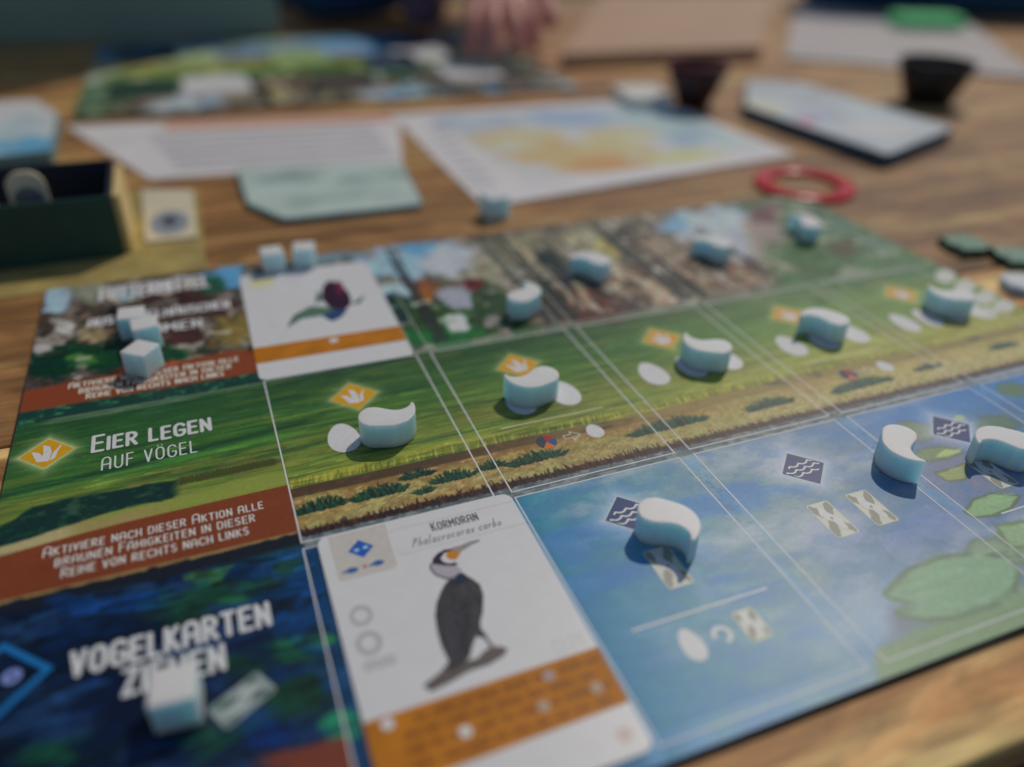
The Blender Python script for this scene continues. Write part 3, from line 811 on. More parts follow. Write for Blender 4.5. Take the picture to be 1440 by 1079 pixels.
# ------------------------------------------------------------------ table, floor, wall
TZ = -2.0                                            # table top, just under the 2 mm board
def wood_mat():
    M = bpy.data.materials.new("oiled_oak")
    M.use_nodes = True
    nt = M.node_tree; N = nt.nodes; L = nt.links
    b = N["Principled BSDF"]
    tc = N.new("ShaderNodeTexCoord"); oi = N.new("ShaderNodeObjectInfo")
    add = N.new("ShaderNodeVectorMath"); add.operation = 'MULTIPLY_ADD'
    add.inputs[1].default_value = (7, 3, 1)
    L.new(oi.outputs['Random'], add.inputs[0]); L.new(tc.outputs['Object'], add.inputs[2])
    def noise(sc, stretch, det=6, dist=0.0):
        mp = N.new("ShaderNodeMapping"); mp.inputs['Scale'].default_value = stretch
        L.new(add.outputs[0], mp.inputs[0])
        n = N.new("ShaderNodeTexNoise"); n.inputs['Scale'].default_value = sc; n.inputs['Detail'].default_value = det; n.inputs['Distortion'].default_value = dist
        L.new(mp.outputs[0], n.inputs['Vector'])
        return n
    n1 = noise(1.0, (5, 42, 42), 7, .9)               # broad growth bands
    n2 = noise(1.0, (40, 620, 620), 5, .3)            # fine pores
    n3 = noise(1.0, (22, 80, 80), 5, 1.6)             # flecks and stains
    r = N.new("ShaderNodeValToRGB")
    e = r.color_ramp.elements
    e[0].position = .3; e[0].color = (*alb((104, 74, 44), .46), 1)
    e[1].position = .72; e[1].color = (*alb((186, 144, 94), .42), 1)
    q = e.new(.5); q.color = (*alb((146, 106, 64), .46), 1)
    L.new(n1.outputs[0], r.inputs[0])
    def mulr(prev, n, lo, hi, a, c):
        mr = N.new("ShaderNodeMapRange"); mr.inputs[1].default_value = lo; mr.inputs[2].default_value = hi; mr.inputs[3].default_value = a; mr.inputs[4].default_value = c
        L.new(n.outputs[0], mr.inputs[0])
        v = N.new("ShaderNodeVectorMath"); v.operation = 'SCALE'
        L.new(prev, v.inputs[0]); L.new(mr.outputs[0], v.inputs['Scale'])
        return v.outputs[0]
    c = mulr(r.outputs[0], n2, .35, .6, .78, 1.08)
    c = mulr(c, n3, .36, .64, .66, 1.2)
    ml = N.new('ShaderNodeVectorMath'); ml.operation = 'MULTIPLY'
    L.new(c, ml.inputs[0]); L.new(oi.outputs['Color'], ml.inputs[1])
    L.new(ml.outputs[0], b.inputs['Base Color'])
    b.inputs['Roughness'].default_value = .5
    b.inputs['Specular IOR Level'].default_value = .3
    bp = N.new("ShaderNodeBump"); bp.inputs['Strength'].default_value = .5; bp.inputs['Distance'].default_value = .0005
    L.new(n2.outputs[0], bp.inputs['Height']); L.new(bp.outputs[0], b.inputs['Normal'])
    return M
WOOD = wood_mat()
table = empty("wooden_table", "rustic oiled wood plank table that carries all the game pieces", "table", (0, 0, TZ))
edges = [-106, 77.4, 262, 447, 632, 817, 1000]
for i in range(6):
    y0, y1 = edges[i] + (0.5 if i else 0), edges[i + 1] - .5
    slant0 = -3.0 if i == 0 else 0
    pts = [(-900, y0 - slant0 * 3), (1500, y0 + slant0 * 9), (1500, y1), (-900, y1)]
    pk = prism("plank", pts, -14, 0, WOOD, table, bev=.8)
    t_ = (1.32, .74, .92, 1.05, .95, .9)[i]  # tones painted in: near plank lifted for sun sheen, second darkened for shade
    pk.color = (t_, t_ * .99, t_ * .97, 1)
dark_edge = mat("dark_lacquer", alb((6, 26, 36)), .5, .2, 60)
prism("apron", [(-880, -100), (1480, -118), (1480, 990), (-880, 990)], -70, -14.3, dark_edge, table, bev=1)
floor_m = mat("dark_floor", alb((20, 40, 52)), .8, .3, 6)
tag(mesh("floor", [(-4000, -4000, -750), (5000, -4000, -750), (5000, 5000, -750), (-4000, 5000, -750)], [(0, 1, 2, 3)], floor_m), kind="structure")
wall_m = mat("grey_green_wall", alb((92, 106, 98)), .85, .12, 8, bump=.2, bscale=300)
wl = prism("screen_panel", [(-860, 822), (94, 776), (97, 800), (-860, 850)], 0, 420, wall_m, bev=3)
wl.location = (0, 0, (TZ + .05) * S)
tag(wl, "tall dark grey-green panel standing behind the opposite board at the far left", "panel")

# ------------------------------------------------------------------ the player board
board = empty("player_board", "big bird game player board with grass row in focus and blue water row in front", "game board", (0, 0, 0), group="player boards on the table")
core = mat("board_edge", alb((10, 22, 40)), .6, .2, 300)
prism("board_panel", [(BX0 - .3, BY0 - .3), (BX1 + .3, BY0 - .3), (BX1 + .3, BY1 + .3), (BX0 - .3, BY1 + .3)], TZ + .02, -.03, core, board, bev=.25)
rows = np.array([j for j in range(len(gy)) if (-60 < gy[j] < 62) or j % 2 == 0 or j == len(gy) - 1])
cols = np.arange(len(gx))
art_grid("printed_landscape", rows, cols, board)

LINE_W = ink((206, 214, 196)); LINE_G = ink((186, 206, 172)); LINE_B = ink((176, 200, 222))
def frame_verts(x0, y0, x1, y1, w, z):
    a, b = w / 2, w / 2
    o = [(x0 - a, y0 - a), (x1 + a, y0 - a), (x1 + a, y1 + a), (x0 - a, y1 + a)]
    i = [(x0 + b, y0 + b), (x1 - b, y0 + b), (x1 - b, y1 - b), (x0 + b, y1 - b)]
    v = [(p[0], p[1], z) for p in o + i]
    return v, [(0, 1, 5, 4), (1, 2, 6, 5), (2, 3, 7, 6), (3, 0, 4, 7)]
for k in range(5):
    x0 = SX + SP * k
    for y0, y1, mm, w in ((.27, 86.2, LINE_W if k < 2 else LINE_G, .46), (-86.6, -2.3, LINE_B, .42), (90.0, 178.6, ink((112, 122, 108)), .5)):
        v, f = frame_verts(x0, y0, x0 + SW, y1, w, .03)
        mesh("slot_outline", v, f, mm, board)

ORANGE = ink((206, 120, 16)); WHITE = ink((205, 205, 208)); NAVY = ink((44, 56, 92)); EGG = ink((200, 196, 198))
def diamond(cx, cy, h):
    return lambda Xv, Yv: (np.abs(Xv - cx) + np.abs(Yv - cy) - h) / 1.414
def blade(cx, cy, s):
    B_ = [[(-2.2, -3.2), (-3.2, -.2), (-4.0, 2.2), (-2.0, 1.0), (-.6, -1.6), (-.2, -3.6)],
          [(-.9, -3.4), (-.8, 1.0), (-1.2, 4.6), (.6, 3.4), (1.2, .6), (1.0, -2.6), (.6, -3.8)],
          [(1.2, -3.6), (1.6, -.2), (3.4, 3.2), (3.6, 3.0), (2.8, .4), (2.4, -2.6)]]
    return [[(cx + a * s, cy + b * s) for a, b in P] for P in B_]
def grass_symbol(cx, cy, h, s):
    o = decal("habitat_symbol", diamond(cx, cy, h), (cx - h - 1, cy - h - 1, cx + h + 1, cy + h + 1), ORANGE, board, .035, .25)
    bl = blade(cx, cy - .4, s)
    def sd(Xv, Yv):
        d = np.full(Xv.shape, 1e9)
        for p in bl: d = np.minimum(d, d_poly(Xv, Yv, p) - .05)
        return d
    decal("grass_tuft", sd, (cx - h, cy - h, cx + h, cy + h), WHITE, o, .06, .16)
grass_symbol(-71.8, 66.4, 7.6, 1.1)
for c in GX:
    grass_symbol(c, 66.2, 8.2, 1.1)
def wave_pts(cx, cy, s):
    out = []
    for oy, xa, xb in ((2.1, -4.4, 6.2), (0, -6.6, 6.2), (-2.1, -6.2, 4.2)):
        p = []
        for t in np.linspace(xa, xb, 50):
            ph = ((t + 10 + oy * .5) / 3.7) % 1
            p.append((cx + t * s, cy + (oy + .55 - 1.0 * math.sin(math.pi * ph) ** .8 + .12 * t) * s))
        out.append(p)
    return out
for k in range(1, 5):
    cx, cy = WX[k], -20.3
    o = decal("habitat_symbol", diamond(cx, cy, 8.0), (cx - 9, cy - 9, cx + 9, cy + 9), NAVY if k > 1 else ink((20, 44, 84)), board, .035, .25)
    wp = wave_pts(cx, cy, 1.0)
    def sdw(Xv, Yv):
        d = np.full(Xv.shape, 1e9)
        for p in wp:
            d = np.minimum(d, d_stroke(Xv, Yv, p, .62))
        return np.maximum(d, (np.abs(Xv - cx) + np.abs(Yv - cy) - 7.4) / 1.414)
    decal("wave_line", sdw, (cx - 8, cy - 8, cx + 8, cy + 8), WHITE, o, .06, .14)

def egg(cx, cy, a=5.1, b=7.9, rot=0.0, m=None):
    decal("printed_egg", lambda Xv, Yv: d_egg(Xv, Yv, cx, cy, a, b, rot), (cx - b - 1, cy - b - 1, cx + b + 1, cy + b + 1), m or EGG, board, .035, .3)
for k, offs in enumerate(([-8.2, 8.4], [-8.2, 8.8], [-16.4, 0, 15.6], [-15.6, 0, 15.4], [-19, -6.4, 6.4, 19])):
    for d_ in offs:
        egg(GX[k] + d_, 43.7 + (.8 if k > 1 else 0), 5.1 if k < 4 else 4.6, 7.9)
# food wheel > egg exchange, grass row
def wheel(cx, cy, r):
    cs = [(124, 34, 44), (30, 50, 66), (52, 48, 54), (170, 86, 44), (18, 66, 100)]
    for k, c in enumerate(cs):
        a0 = 18 + 72 * k; a1 = a0 + 72
        p = [(cx, cy)] + arc(cx, cy, r, r, a0 + 1, a1 - 1, 8)
        mesh("food_wheel_wedge", [(q[0], q[1], .035) for q in p], [tuple(range(len(p)))], ink(c), board)
def arrow(cx, cy, s, m=None):
    P = [(-2.6, -.9), (-2.6, .9), (.2, .9), (.2, 2.4), (3.2, 0), (.2, -2.4), (.2, -.9)]
    P = [(cx + a * s, cy + b * s) for a, b in P]
    decal("exchange_arrow", lambda Xv, Yv: np.abs(d_poly(Xv, Yv, P)) - .16, (cx - 4 * s, cy - 4 * s, cx + 4 * s, cy + 4 * s), m or ink((196, 190, 150)), board, .035, .16)
for k in (1, 3):
    x0 = SX + SP * k
    wheel(x0 + 19.6, 19.4, 3.5); arrow(x0 + 28.6, 19.6, 1.0); egg(x0 + 37.2, 19.6, 2.9, 3.7)
    mesh("divider_line", [(x0 + 8, 30.8, .035), (x0 + 46, 30.8, .035), (x0 + 46, 31.3, .035), (x0 + 8, 31.3, .035)], [(0, 1, 2, 3)], ink((196, 204, 132)), board)
for k in (1, 3):
    x0 = SX + SP * k
    mesh("divider_line", [(x0 + 9, -57.9, .035), (x0 + 49, -57.9, .035), (x0 + 49, -57.3, .035), (x0 + 9, -57.3, .035)], [(0, 1, 2, 3)], ink((168, 184, 214)), board)
# little card symbols in the water row
CARD_L = ink((158, 160, 148)); CARD_D = ink((112, 114, 104)); CARD_W = ink((178, 176, 170))
def card_symbol(cx, cy, w=7.9, h=14.3, rot=0.0, dim=False):
    CARD_L, CARD_D, CARD_W = [ink(c) for c in (((112, 122, 120), (70, 88, 84), (132, 140, 138)) if dim else ((158, 160, 148), (112, 114, 104), (178, 176, 170)))]  # dim set has the frame's vignette darkening put into the inks
    def rot_(p):
        c, s = math.cos(rot), math.sin(rot)
        return (cx + p[0] * c - p[1] * s, cy + p[0] * s + p[1] * c)
    P = [rot_(p) for p in rrect(-w / 2, -h / 2, w / 2, h / 2, .9)]
    R_ = max(w, h) * .75
    bx = (cx - R_, cy - R_, cx + R_, cy + R_)
    o = decal("card_symbol", lambda Xv, Yv: d_poly(Xv, Yv, P), bx, CARD_L, board, .035, .25)
    Q = [rot_(p) for p in rrect(-w / 2 + .35, -h / 2 + .35, w / 2 - .35, h / 2 - .35, .7)]
    def inner(Xv, Yv):
        n = vnoise(Xv / 1.1 + 40, Yv / 1.5 + 60, 2)
        u = ((Xv - cx) * math.cos(rot) + (Yv - cy) * math.sin(rot)) / w; v = (-(Xv - cx) * math.sin(rot) + (Yv - cy) * math.cos(rot)) / h
        return np.maximum(d_poly(Xv, Yv, Q), np.maximum((np.abs(np.abs(v) - .9 * np.abs(u) - .02) - .17 + (n - .5) * .12) * 6, -.6))
    decal("card_leaf_pattern", inner, bx, CARD_D, o, .055, .22)
    def bird(Xv, Yv):
        u = ((Xv - cx) * math.cos(rot) + (Yv - cy) * math.sin(rot)); v = (-(Xv - cx) * math.sin(rot) + (Yv - cy) * math.cos(rot))
        u = u / w * 7.9; v = v / h * 14.3
        d = d_poly(u, v, [(-2.4, 2.4), (-1.2, 5.2), (.4, 4.6), (.5, 2.6), (1.6, .9), (2.2, -1.8), (2.0, -4.6), (.8, -5.4), (-.2, -3.4), (-.4, -1.2), (-1.9, .2)])
        return np.maximum(d, -(np.hypot(u - .0, (v - .2) * .8) - .45))
    decal("card_bird", bird, bx, CARD_W, o, .075, .2)
for k, offs in ((1, [0]), (2, [-7.2, 7.3]), (3, [-6.4, 8.4]), (4, [-14, 0, 14])):
    for d_ in offs:
        card_symbol(WX[k] + d_ - (.3 if k == 1 else 0), -42.2)
for k in (1, 3):
    x0 = SX + SP * k
    egg(x0 + 20.8, -66.3, 2.9, 4.9, 0, ink((206, 190, 198)))
    decal("exchange_arrow", lambda Xv, Yv: np.where(np.hypot(Xv - x0 - 29.4 + 1.5, Yv + 66.3 + 1.8) < 1.5, 1, np.abs(np.hypot(Xv - x0 - 29.4, Yv + 66.3) - 2.1) - .6), (x0 + 25, -71, x0 + 34, -62), ink((160, 180, 215)), board, .035, .22)
    card_symbol(x0 + 38.2, -66.2, 6.2, 9.4)
card_symbol(-23.6, -44.2, 7.6, 13.2, -1.05, True)
# blue symbol bottom left
decal("habitat_symbol", lambda Xv, Yv: np.abs((np.abs(Xv + 74.5) + np.abs(Yv + 20.6) - 10.4) / 1.414) - .8, (-82, -33, -62, -8), ink((16, 84, 136)), board, .035, .3)
decal("wave_line", lambda Xv, Yv: np.minimum(np.abs(np.hypot(Xv + 77, Yv + 20.3) - 1.4) - .7, np.abs(np.hypot(Xv + 71.6, Yv + 20.1) - 1.4) - .7), (-81, -25, -66, -16), ink((96, 110, 160)), board, .035, .25)

# lettering
LET = ink((206, 214, 206)); LETB = ink((206, 172, 156)); LETF = ink((190, 192, 190))
text_decal("lettering", [("^EIER LEGEN", -58.6, -23.6, 62.4, 6.7, 1.15, 1.26)], LET, board)
text_decal("lettering", [("AUF VÖGEL", -55.6, -28.4, 51.7, 6.2, .55, 1.1)], LET, board, cell=.14)
text_decal("lettering", [("^AKTIVIERE NACH DIESER ^AKTION ALLE", -68.6, -12.0, 18.0, 2.9, .42, 1.3),
                         ("BRAUNEN ^FÄHIGKEITEN IN DIESER", -65.4, -14.8, 13.3, 2.9, .42, 1.2),
                         ("^REIHE VON RECHTS NACH LINKS", -63.6, -17.0, 8.6, 2.9, .42, 1.2)], LETB, board, cell=.15)
text_decal("lettering", [("VOGELKARTEN", -59.2, -15.4, -24.9, 6.8, 1.3, 1.06), ("ZIEHEN", -48.0, -26.8, -34.2, 6.8, 1.3, 1.06)], ink((160, 168, 178)), board, cell=.2)  # ink darkened for the vignette at the frame's lower left
text_decal("lettering", [("FUTTERMITTEL", -60.5, -17.5, 172, 11.5, 1.7, 1.0), ("AUS VOGELHÄUSCHEN", -64.0, -10.5, 149, 6.5, 1.1, 1.1), ("NEHMEN", -50, -22.5, 135.5, 6.5, 1.1, 1.1)], LETF, board, cell=.3)
text_decal("lettering", [("^AKTIVIERE NACH DIESER ^AKTION ALLE", -68.0, -11.0, 103.6, 3.0, .55, 1.2),
                         ("BRAUNEN ^FÄHIGKEITEN IN DIESER", -64.5, -14.0, 99.2, 3.0, .55, 1.15),
                         ("^REIHE VON RECHTS NACH LINKS", -62.0, -17.0, 94.9, 3.0, .55, 1.15)], ink((196, 160, 146)), board, cell=.2)

# ------------------------------------------------------------------ bird cards lying on the board
CARDM = mat("card_stock", alb((181, 179, 180)), .38, .02, 200, bump=.04, bscale=1500)
BAND = mat("card_band", alb((140, 86, 12)), .5, .16, 120, spec=.25)
def card_base(name, label, x, y, z, rz, group, w=57, h=87, thick=.35):
    c = empty(name, label, "card", (x, y, z), rz, group)
    prism("card_sheet", rrect(0, -h, w, 0, 3.0), 0, thick, CARDM, c, bev=.1)
    return c
def quad(name, pts, z, m_, parent):
    return mesh(name, [(p[0], p[1], z) for p in pts], [tuple(range(len(pts)))], m_, parent)
ck = card_base("bird_card", "white bird card with a standing black cormorant and orange band, in the water row", 0, 0, .05, 0, "bird cards lying on the near board")
ZC = .38
TILE = ink((150, 146, 140)); GREY = ink((134, 134, 134)); INKD = ink((70, 72, 78)); INKL = ink((128, 128, 132))
quad("habitat_field", [(3.2, -.6), (3.2, -17.6), (17.6, -17.9), (18.6, -16.9), (19.2, -.6)], ZC, TILE, ck)
d1 = decal("habitat_symbol", diamond(10.8, -7.9, 3.5), (6, -12, 15, -3), ink((24, 66, 136)), ck, ZC + .02, .2)
decal("wave_line", lambda Xv, Yv: np.minimum(np.hypot(Xv - 9.6, (Yv + 8.1) * 1.3) - .8, np.hypot(Xv - 12.1, (Yv + 7.8) * 1.3) - .8), (8, -10, 14, -6), ink((110, 150, 196)), d1, .04 + ZC, .15)
decal("food_cost_symbol", lambda Xv, Yv: np.minimum(np.minimum(np.hypot((Xv - 7.0) * .62, Yv + 14.9) - 1.0, np.hypot((Xv - 14.0) * .62, Yv + 14.6) - 1.0), np.minimum(np.hypot((Xv - 4.9) * .9, Yv + 15) - .45, np.hypot((Xv - 12.0) * .9, Yv + 14.8) - .4)), (3.6, -17, 17, -13), ink((36, 74, 120)), ck, ZC + .02, .15)
decal("food_cost_symbol", lambda Xv, Yv: np.hypot(Xv - 10.4, Yv + 14.7) - .6, (9, -16, 12, -13), ink((130, 84, 78)), ck, ZC + .02, .15)
tb = [(19.9, -3.8), (56.4, -3.8), (56.4, -13.6), (19.9, -13.6)]
decal("title_frame", lambda Xv, Yv: np.abs(np.where((Xv > 19.9), np.maximum(np.abs(Yv + 8.8) - 4.9, 19.9 - Xv), 1)) - .09, (19, -14.5, 56.6, -3), ink((158, 156, 158)), ck, ZC + .02, .16)
text_decal("lettering", [("^KORMORAN", 31.2, 44.6, -8.0, 2.9, .42, 1.1)], INKD, ck, ZC + .02, .11)
text_decal("lettering", [("Qhalacrocorax carbo", 24.2, 49.8, -12.2, 3.1, .3, 1.0, .35)], ink((96, 96, 102)), ck, ZC + .02, .09)
# cormorant
BODY = mat("plumage_grey", alb((30, 30, 37)), .6, .5, 260, stretch=(1.6, .7, 1)); BODY2 = mat("plumage_dark", alb((17, 20, 30)), .6, .45, 300, stretch=(1.6, .6, 1)); BROWN = ink((72, 66, 64))
bd = [(28.6, -27.6), (31.6, -25.8), (33.6, -25.4), (34.6, -27.0), (35.6, -28.4), (36.9, -31.0), (36.6, -34.6), (34.6, -39.8), (33.0, -42.4), (32.4, -44.6), (33.0, -46.4), (33.0, -48.0), (31.6, -47.0), (30.6, -46.2), (28.6, -49.0), (27.4, -51.2), (24.4, -53.2), (21.2, -53.6), (22.2, -50.6), (21.9, -46.2), (22.2, -41.8), (23.0, -37.0), (24.6, -33.0), (26.6, -30.0)]
cb = quad("cormorant_body", bd, ZC + .02, BODY, ck)
quad("cormorant_wing", [(28.4, -33.0), (31.6, -31.6), (33.6, -34.4), (31.6, -39.4), (29.6, -45.0), (27.6, -49.0), (25.6, -50.4), (26.8, -42.0)], ZC + .035, BODY2, cb)
quad("cormorant_collar", [(30.2, -27.8), (32.6, -25.6), (34.0, -25.6), (35.0, -27.8), (33.4, -28.9), (31.0, -29.2)], ZC + .05, ink((12, 26, 50)), cb)
nk = quad("cormorant_neck", [(27.4, -19.4), (28.8, -18.6), (30.6, -19.6), (32.4, -21.8), (34.2, -24.4), (33.2, -25.8), (31.0, -26.4), (28.8, -25.4), (27.0, -23.4), (26.6, -21.2)], ZC + .05, ink((132, 126, 134)), cb)
decal("neck_line", lambda Xv, Yv: d_stroke(Xv, Yv, [(27.0, -19.8), (26.5, -21.4), (27.2, -24.0), (29.4, -26.2), (31.4, -26.8)], .5), (25, -28, 33, -18), INKD, nk, ZC + .06, .14)
quad("cormorant_head", [(27.4, -20.0), (28.0, -18.2), (29.8, -16.7), (32.0, -16.0), (34.2, -16.4), (34.0, -17.4), (32.8, -18.2), (32.2, -20.2), (33.2, -21.6), (34.0, -22.2), (32.6, -22.6), (30.6, -21.8), (29.2, -21.0)], ZC + .065, ink((26, 24, 38)), cb)
quad("cormorant_cheek", [(30.0, -18.8), (31.4, -17.4), (32.6, -17.0), (33.2, -19.8), (33.4, -21.4), (31.8, -21.4), (30.4, -20.4)], ZC + .08, ink((196, 180, 174)), cb)
quad("cormorant_throat_patch", [(31.6, -18.4), (32.4, -17.0), (34.6, -17.0), (36.2, -18.0), (35.2, -19.2), (33.6, -20.6), (32.2, -20.0)], ZC + .09, ink((150, 98, 18)), cb)
quad("cormorant_beak", [(33.8, -17.2), (34.0, -16.0), (36.6, -16.0), (39.4, -15.4), (42.0, -15.6), (42.2, -16.1), (39.8, -16.6), (37.4, -17.6), (35.4, -18.2)], ZC + .1, ink((118, 110, 112)), cb)
quad("cormorant_rock", [(14.8, -55.0), (19.4, -53.0), (22.0, -51.0), (25.0, -51.8), (28.6, -52.4), (31.6, -50.6), (34.8, -50.8), (36.6, -52.4), (34.8, -53.8), (30.6, -55.0), (26.0, -55.0), (20.6, -56.4), (16.0, -57.2)], ZC + .012, BROWN, ck)
quad("cormorant_leg", [(32.2, -47.4), (33.0, -47.6), (33.8, -51.4), (32.8, -51.6)], ZC + .022, BROWN, ck)
fr = random.Random(3)
fs = []
while len(fs) < 90:
    q = (fr.uniform(22, 37), fr.uniform(-52, -29))
    if d_poly(np.array([[q[0]]]), np.array([[q[1]]]), bd)[0, 0] < -.8:
        fs.append([q, (q[0] - fr.uniform(.0, .5), q[1] - fr.uniform(.6, 1.5))])
def feathers(Xv, Yv):
    d = np.full(Xv.shape, 1e9)
    for p in fs: d = np.minimum(d, d_stroke(Xv, Yv, p, .24))
    return d
decal("feather_marks", feathers, (21, -54, 38, -27), ink((58, 55, 60)), cb, ZC + .055, .13)
# side symbols
def ringd(cx, cy, r, w): return lambda Xv, Yv: np.abs(np.hypot(Xv - cx, (Yv - cy) * .86) - r) - w
decal("point_symbol", ringd(6.0, -30.4, 2.3, .5), (2, -35, 10, -26), GREY, ck, ZC + .02, .18)
decal("nest_symbol", ringd(6.0, -39.2, 2.5, .6), (2, -44, 10, -34), GREY, ck, ZC + .02, .18)
decal("egg_limit_symbol", lambda Xv, Yv: np.minimum(np.abs(np.hypot((Xv - 4.6) , (Yv + 45.6) * .8) - .9) - .3, np.minimum(np.abs(np.hypot((Xv - 7.2), (Yv + 45.6) * .8) - .9) - .3, np.abs(np.hypot((Xv - 9.6), (Yv + 45.6) * .8) - .9) - .3)), (3, -48, 11, -43), GREY, ck, ZC + .02, .18)
decal("wingspan_symbol", lambda Xv, Yv: np.minimum(d_stroke(Xv, Yv, [(47.0, -54.0), (47.0, -57.6), (49.4, -57.6), (49.4, -54.0), (47, -54)], .4), d_stroke(Xv, Yv, [(51.6, -57.6), (51.6, -54.0), (54, -54.0), (54, -57.6)], .4)), (46, -59, 55, -53), ink((158, 158, 160)), ck, ZC + .02, .18)
bdp = [(0.02, -59.6), (56.98, -59.2), (56.98, -75.0), (0.02, -76.4)]
bk = quad("power_band", bdp, ZC + .012, BAND, ck)
TXD = ink((92, 46, 12))
rr = random.Random(5)
for li, y in enumerate((-62.6, -66.2, -69.8, -73.4)):
    def words(Xv, Yv, y=y, li=li):
        d = np.full(Xv.shape, 1e9)
        r2 = random.Random(li * 3 + 1); xx = 8.0 + (3 if li == 0 else 0)
        while xx < 54:
            w_ = r2.uniform(2.4, 6.5)
            for q in np.arange(xx, xx + w_, 1.05):
                hgt = r2.choice((1.3, 1.3, 1.9))
                d = np.minimum(d, np.abs(np.hypot(Xv - q, (Yv - y - hgt * .3) / hgt) - .42) - .13)
            xx += w_ + 1.5
        return d
    decal("small_print", words, (6, y - 2, 56, y + 2), TXD, bk, ZC + .03, .3)
for cx, cy, c in ((5.0, -61.6, (170, 168, 176)), (20.2, -69.2, (190, 166, 158)), (42.6, -62.6, (128, 112, 110)), (51.6, -69.2, (132, 116, 100)), (38.4, -69.4, (134, 118, 100))):
    decal("food_token_symbol", lambda Xv, Yv: np.hypot(Xv - cx, Yv - cy) - 1.5, (cx - 2, cy - 2, cx + 2, cy + 2), ink(c), bk, ZC + .045, .25)
decal("expansion_symbol", lambda Xv, Yv: np.abs(np.hypot(Xv - 52.0, Yv + 81.8) - 1.2) - .5, (50, -84, 54, -80), ink((176, 140, 132)), ck, ZC + .02, .2)

c2 = card_base("bird_card", "white bird card with a dark purple bird on green leaves, in the top row", -4.2, 176.4, .05, -.012, "bird cards lying on the near board", 57, 90)
quad("power_band", [(0.02, -66), (56.98, -66), (56.98, -78), (.02, -78)], ZC + .012, BAND, c2)
decal("food_token_symbol", lambda Xv, Yv: np.hypot(Xv - 30, Yv + 69.6) - 1.8, (27, -73, 33, -67), ink((206, 178, 164)), c2, ZC + .03, .3)
quad("habitat_field", [(4.0, -4), (4, -14), (14, -14), (14, -4)], ZC + .01, ink((176, 170, 128)), c2)
quad("title_print", [(17, -6), (17, -12), (26, -12), (26, -6)], ZC + .01, ink((160, 160, 162)), c2)
quad("point_symbol", [(8, -34), (8, -52), (13, -52), (13, -34)], ZC + .01, ink((160, 160, 162)), c2)
decal("bird_body", lambda Xv, Yv: d_egg(Xv, Yv, 37.6, -31, 5.6, 14.5, 0), (30, -48, 45, -14), ink((36, 8, 32)), c2, ZC + .03, .4)
decal("bird_breast", lambda Xv, Yv: d_egg(Xv, Yv, 40.6, -24, 1.7, 6.5, -.1), (37, -34, 45, -14), ink((84, 20, 44)), c2, ZC + .05, .4)
decal("bird_belly", lambda Xv, Yv: d_poly(Xv, Yv, [(29, -48), (35, -44), (40, -46), (36, -52), (32, -54)]), (28, -56, 42, -40), ink((26, 52, 86)), c2, ZC + .045, .4)
decal("leaves", lambda Xv, Yv: np.minimum(d_poly(Xv, Yv, [(14, -54), (18, -44), (26, -38), (34, -42), (36, -47), (28, -48), (21, -48)]), np.minimum(d_poly(Xv, Yv, [(28, -36), (31, -24), (33, -34)]), d_poly(Xv, Yv, [(42, -42), (50, -34), (46, -42)]))), (12, -58, 52, -22), ink((62, 88, 74)), c2, ZC + .02, .4)
decal("twig", lambda Xv, Yv: d_stroke(Xv, Yv, [(9, -66), (14, -55), (20, -47)], .6), (7, -67, 22, -45), ink((150, 158, 148)), c2, ZC + .015, .3)

# ------------------------------------------------------------------ wooden comma pieces and cubes
def resin(M, w, sc):
    b = M.node_tree.nodes["Principled BSDF"]
    b.inputs['Subsurface Weight'].default_value = w
    b.inputs['Subsurface Radius'].default_value = (.32, .72, 1.0)
    b.inputs['Subsurface Scale'].default_value = sc * S
    return M
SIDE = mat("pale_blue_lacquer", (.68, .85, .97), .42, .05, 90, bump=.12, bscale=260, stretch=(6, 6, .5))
TOP = mat("sunlit_top_lacquer", (.93, .92, .90), .42, .02, 300, bump=.05)  # pale blue pieces; the whiteness of sunlit tops is put into this colour
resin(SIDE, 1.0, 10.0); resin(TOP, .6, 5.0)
def catmull(P, n=6):
    out = []
    N_ = len(P)
    for i in range(N_):
        p0, p1, p2, p3 = [Vector(P[(i + k - 1) % N_]) for k in range(4)]
        for k in range(n):
            t = k / n
            out.append(tuple(.5 * (2 * p1 + (p2 - p0) * t + (2 * p0 - 5 * p1 + 4 * p2 - p3) * t * t + (3 * p1 - p0 - 3 * p2 + p3) * t ** 3)))
    return out
def comma_outline(mirror):
    outer = arc(-4.4, .4, 5.7, 5.7, 100, 250, 16)                   # round head
    tail = [(-3.2, -6.0), (-.4, -6.8), (2.4, -6.8), (5.2, -5.9), (7.5, -4.2), (9.2, -1.8), (10.1, .9), (10.3, 3.4), (10.0, 4.0), (9.4, 3.9)]
    inner = [(8.5, 2.6), (7.0, 1.6), (5.0, 1.2), (3.0, 1.5), (1.2, 2.5), (-.6, 3.9), (-2.6, 5.3)]
    pts = outer + tail + inner
    # resample the smooth run, keep the tip crisp
    sm = []
    n = len(pts)
    for i, p in enumerate(pts):
        q = pts[(i + 1) % n]
        sm.append(p)
        if math.dist(p, q) > 1.4:
            a, d = pts[i - 1], pts[(i + 2) % n]
            sm.append(tuple((-a[c] + 9 * p[c] + 9 * q[c] - d[c]) / 16 for c in (0, 1)))
    if mirror:
        sm = [(p[0], -p[1]) for p in sm][::-1]
    return sm
COMMA = {}
for mi in (False, True):
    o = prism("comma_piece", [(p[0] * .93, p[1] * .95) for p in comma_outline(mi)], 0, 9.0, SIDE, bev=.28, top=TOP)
    me = o.data
    me.polygons.foreach_set("use_smooth", [False] * len(me.polygons))
    COMMA[mi] = me
    bpy.data.objects.remove(o)
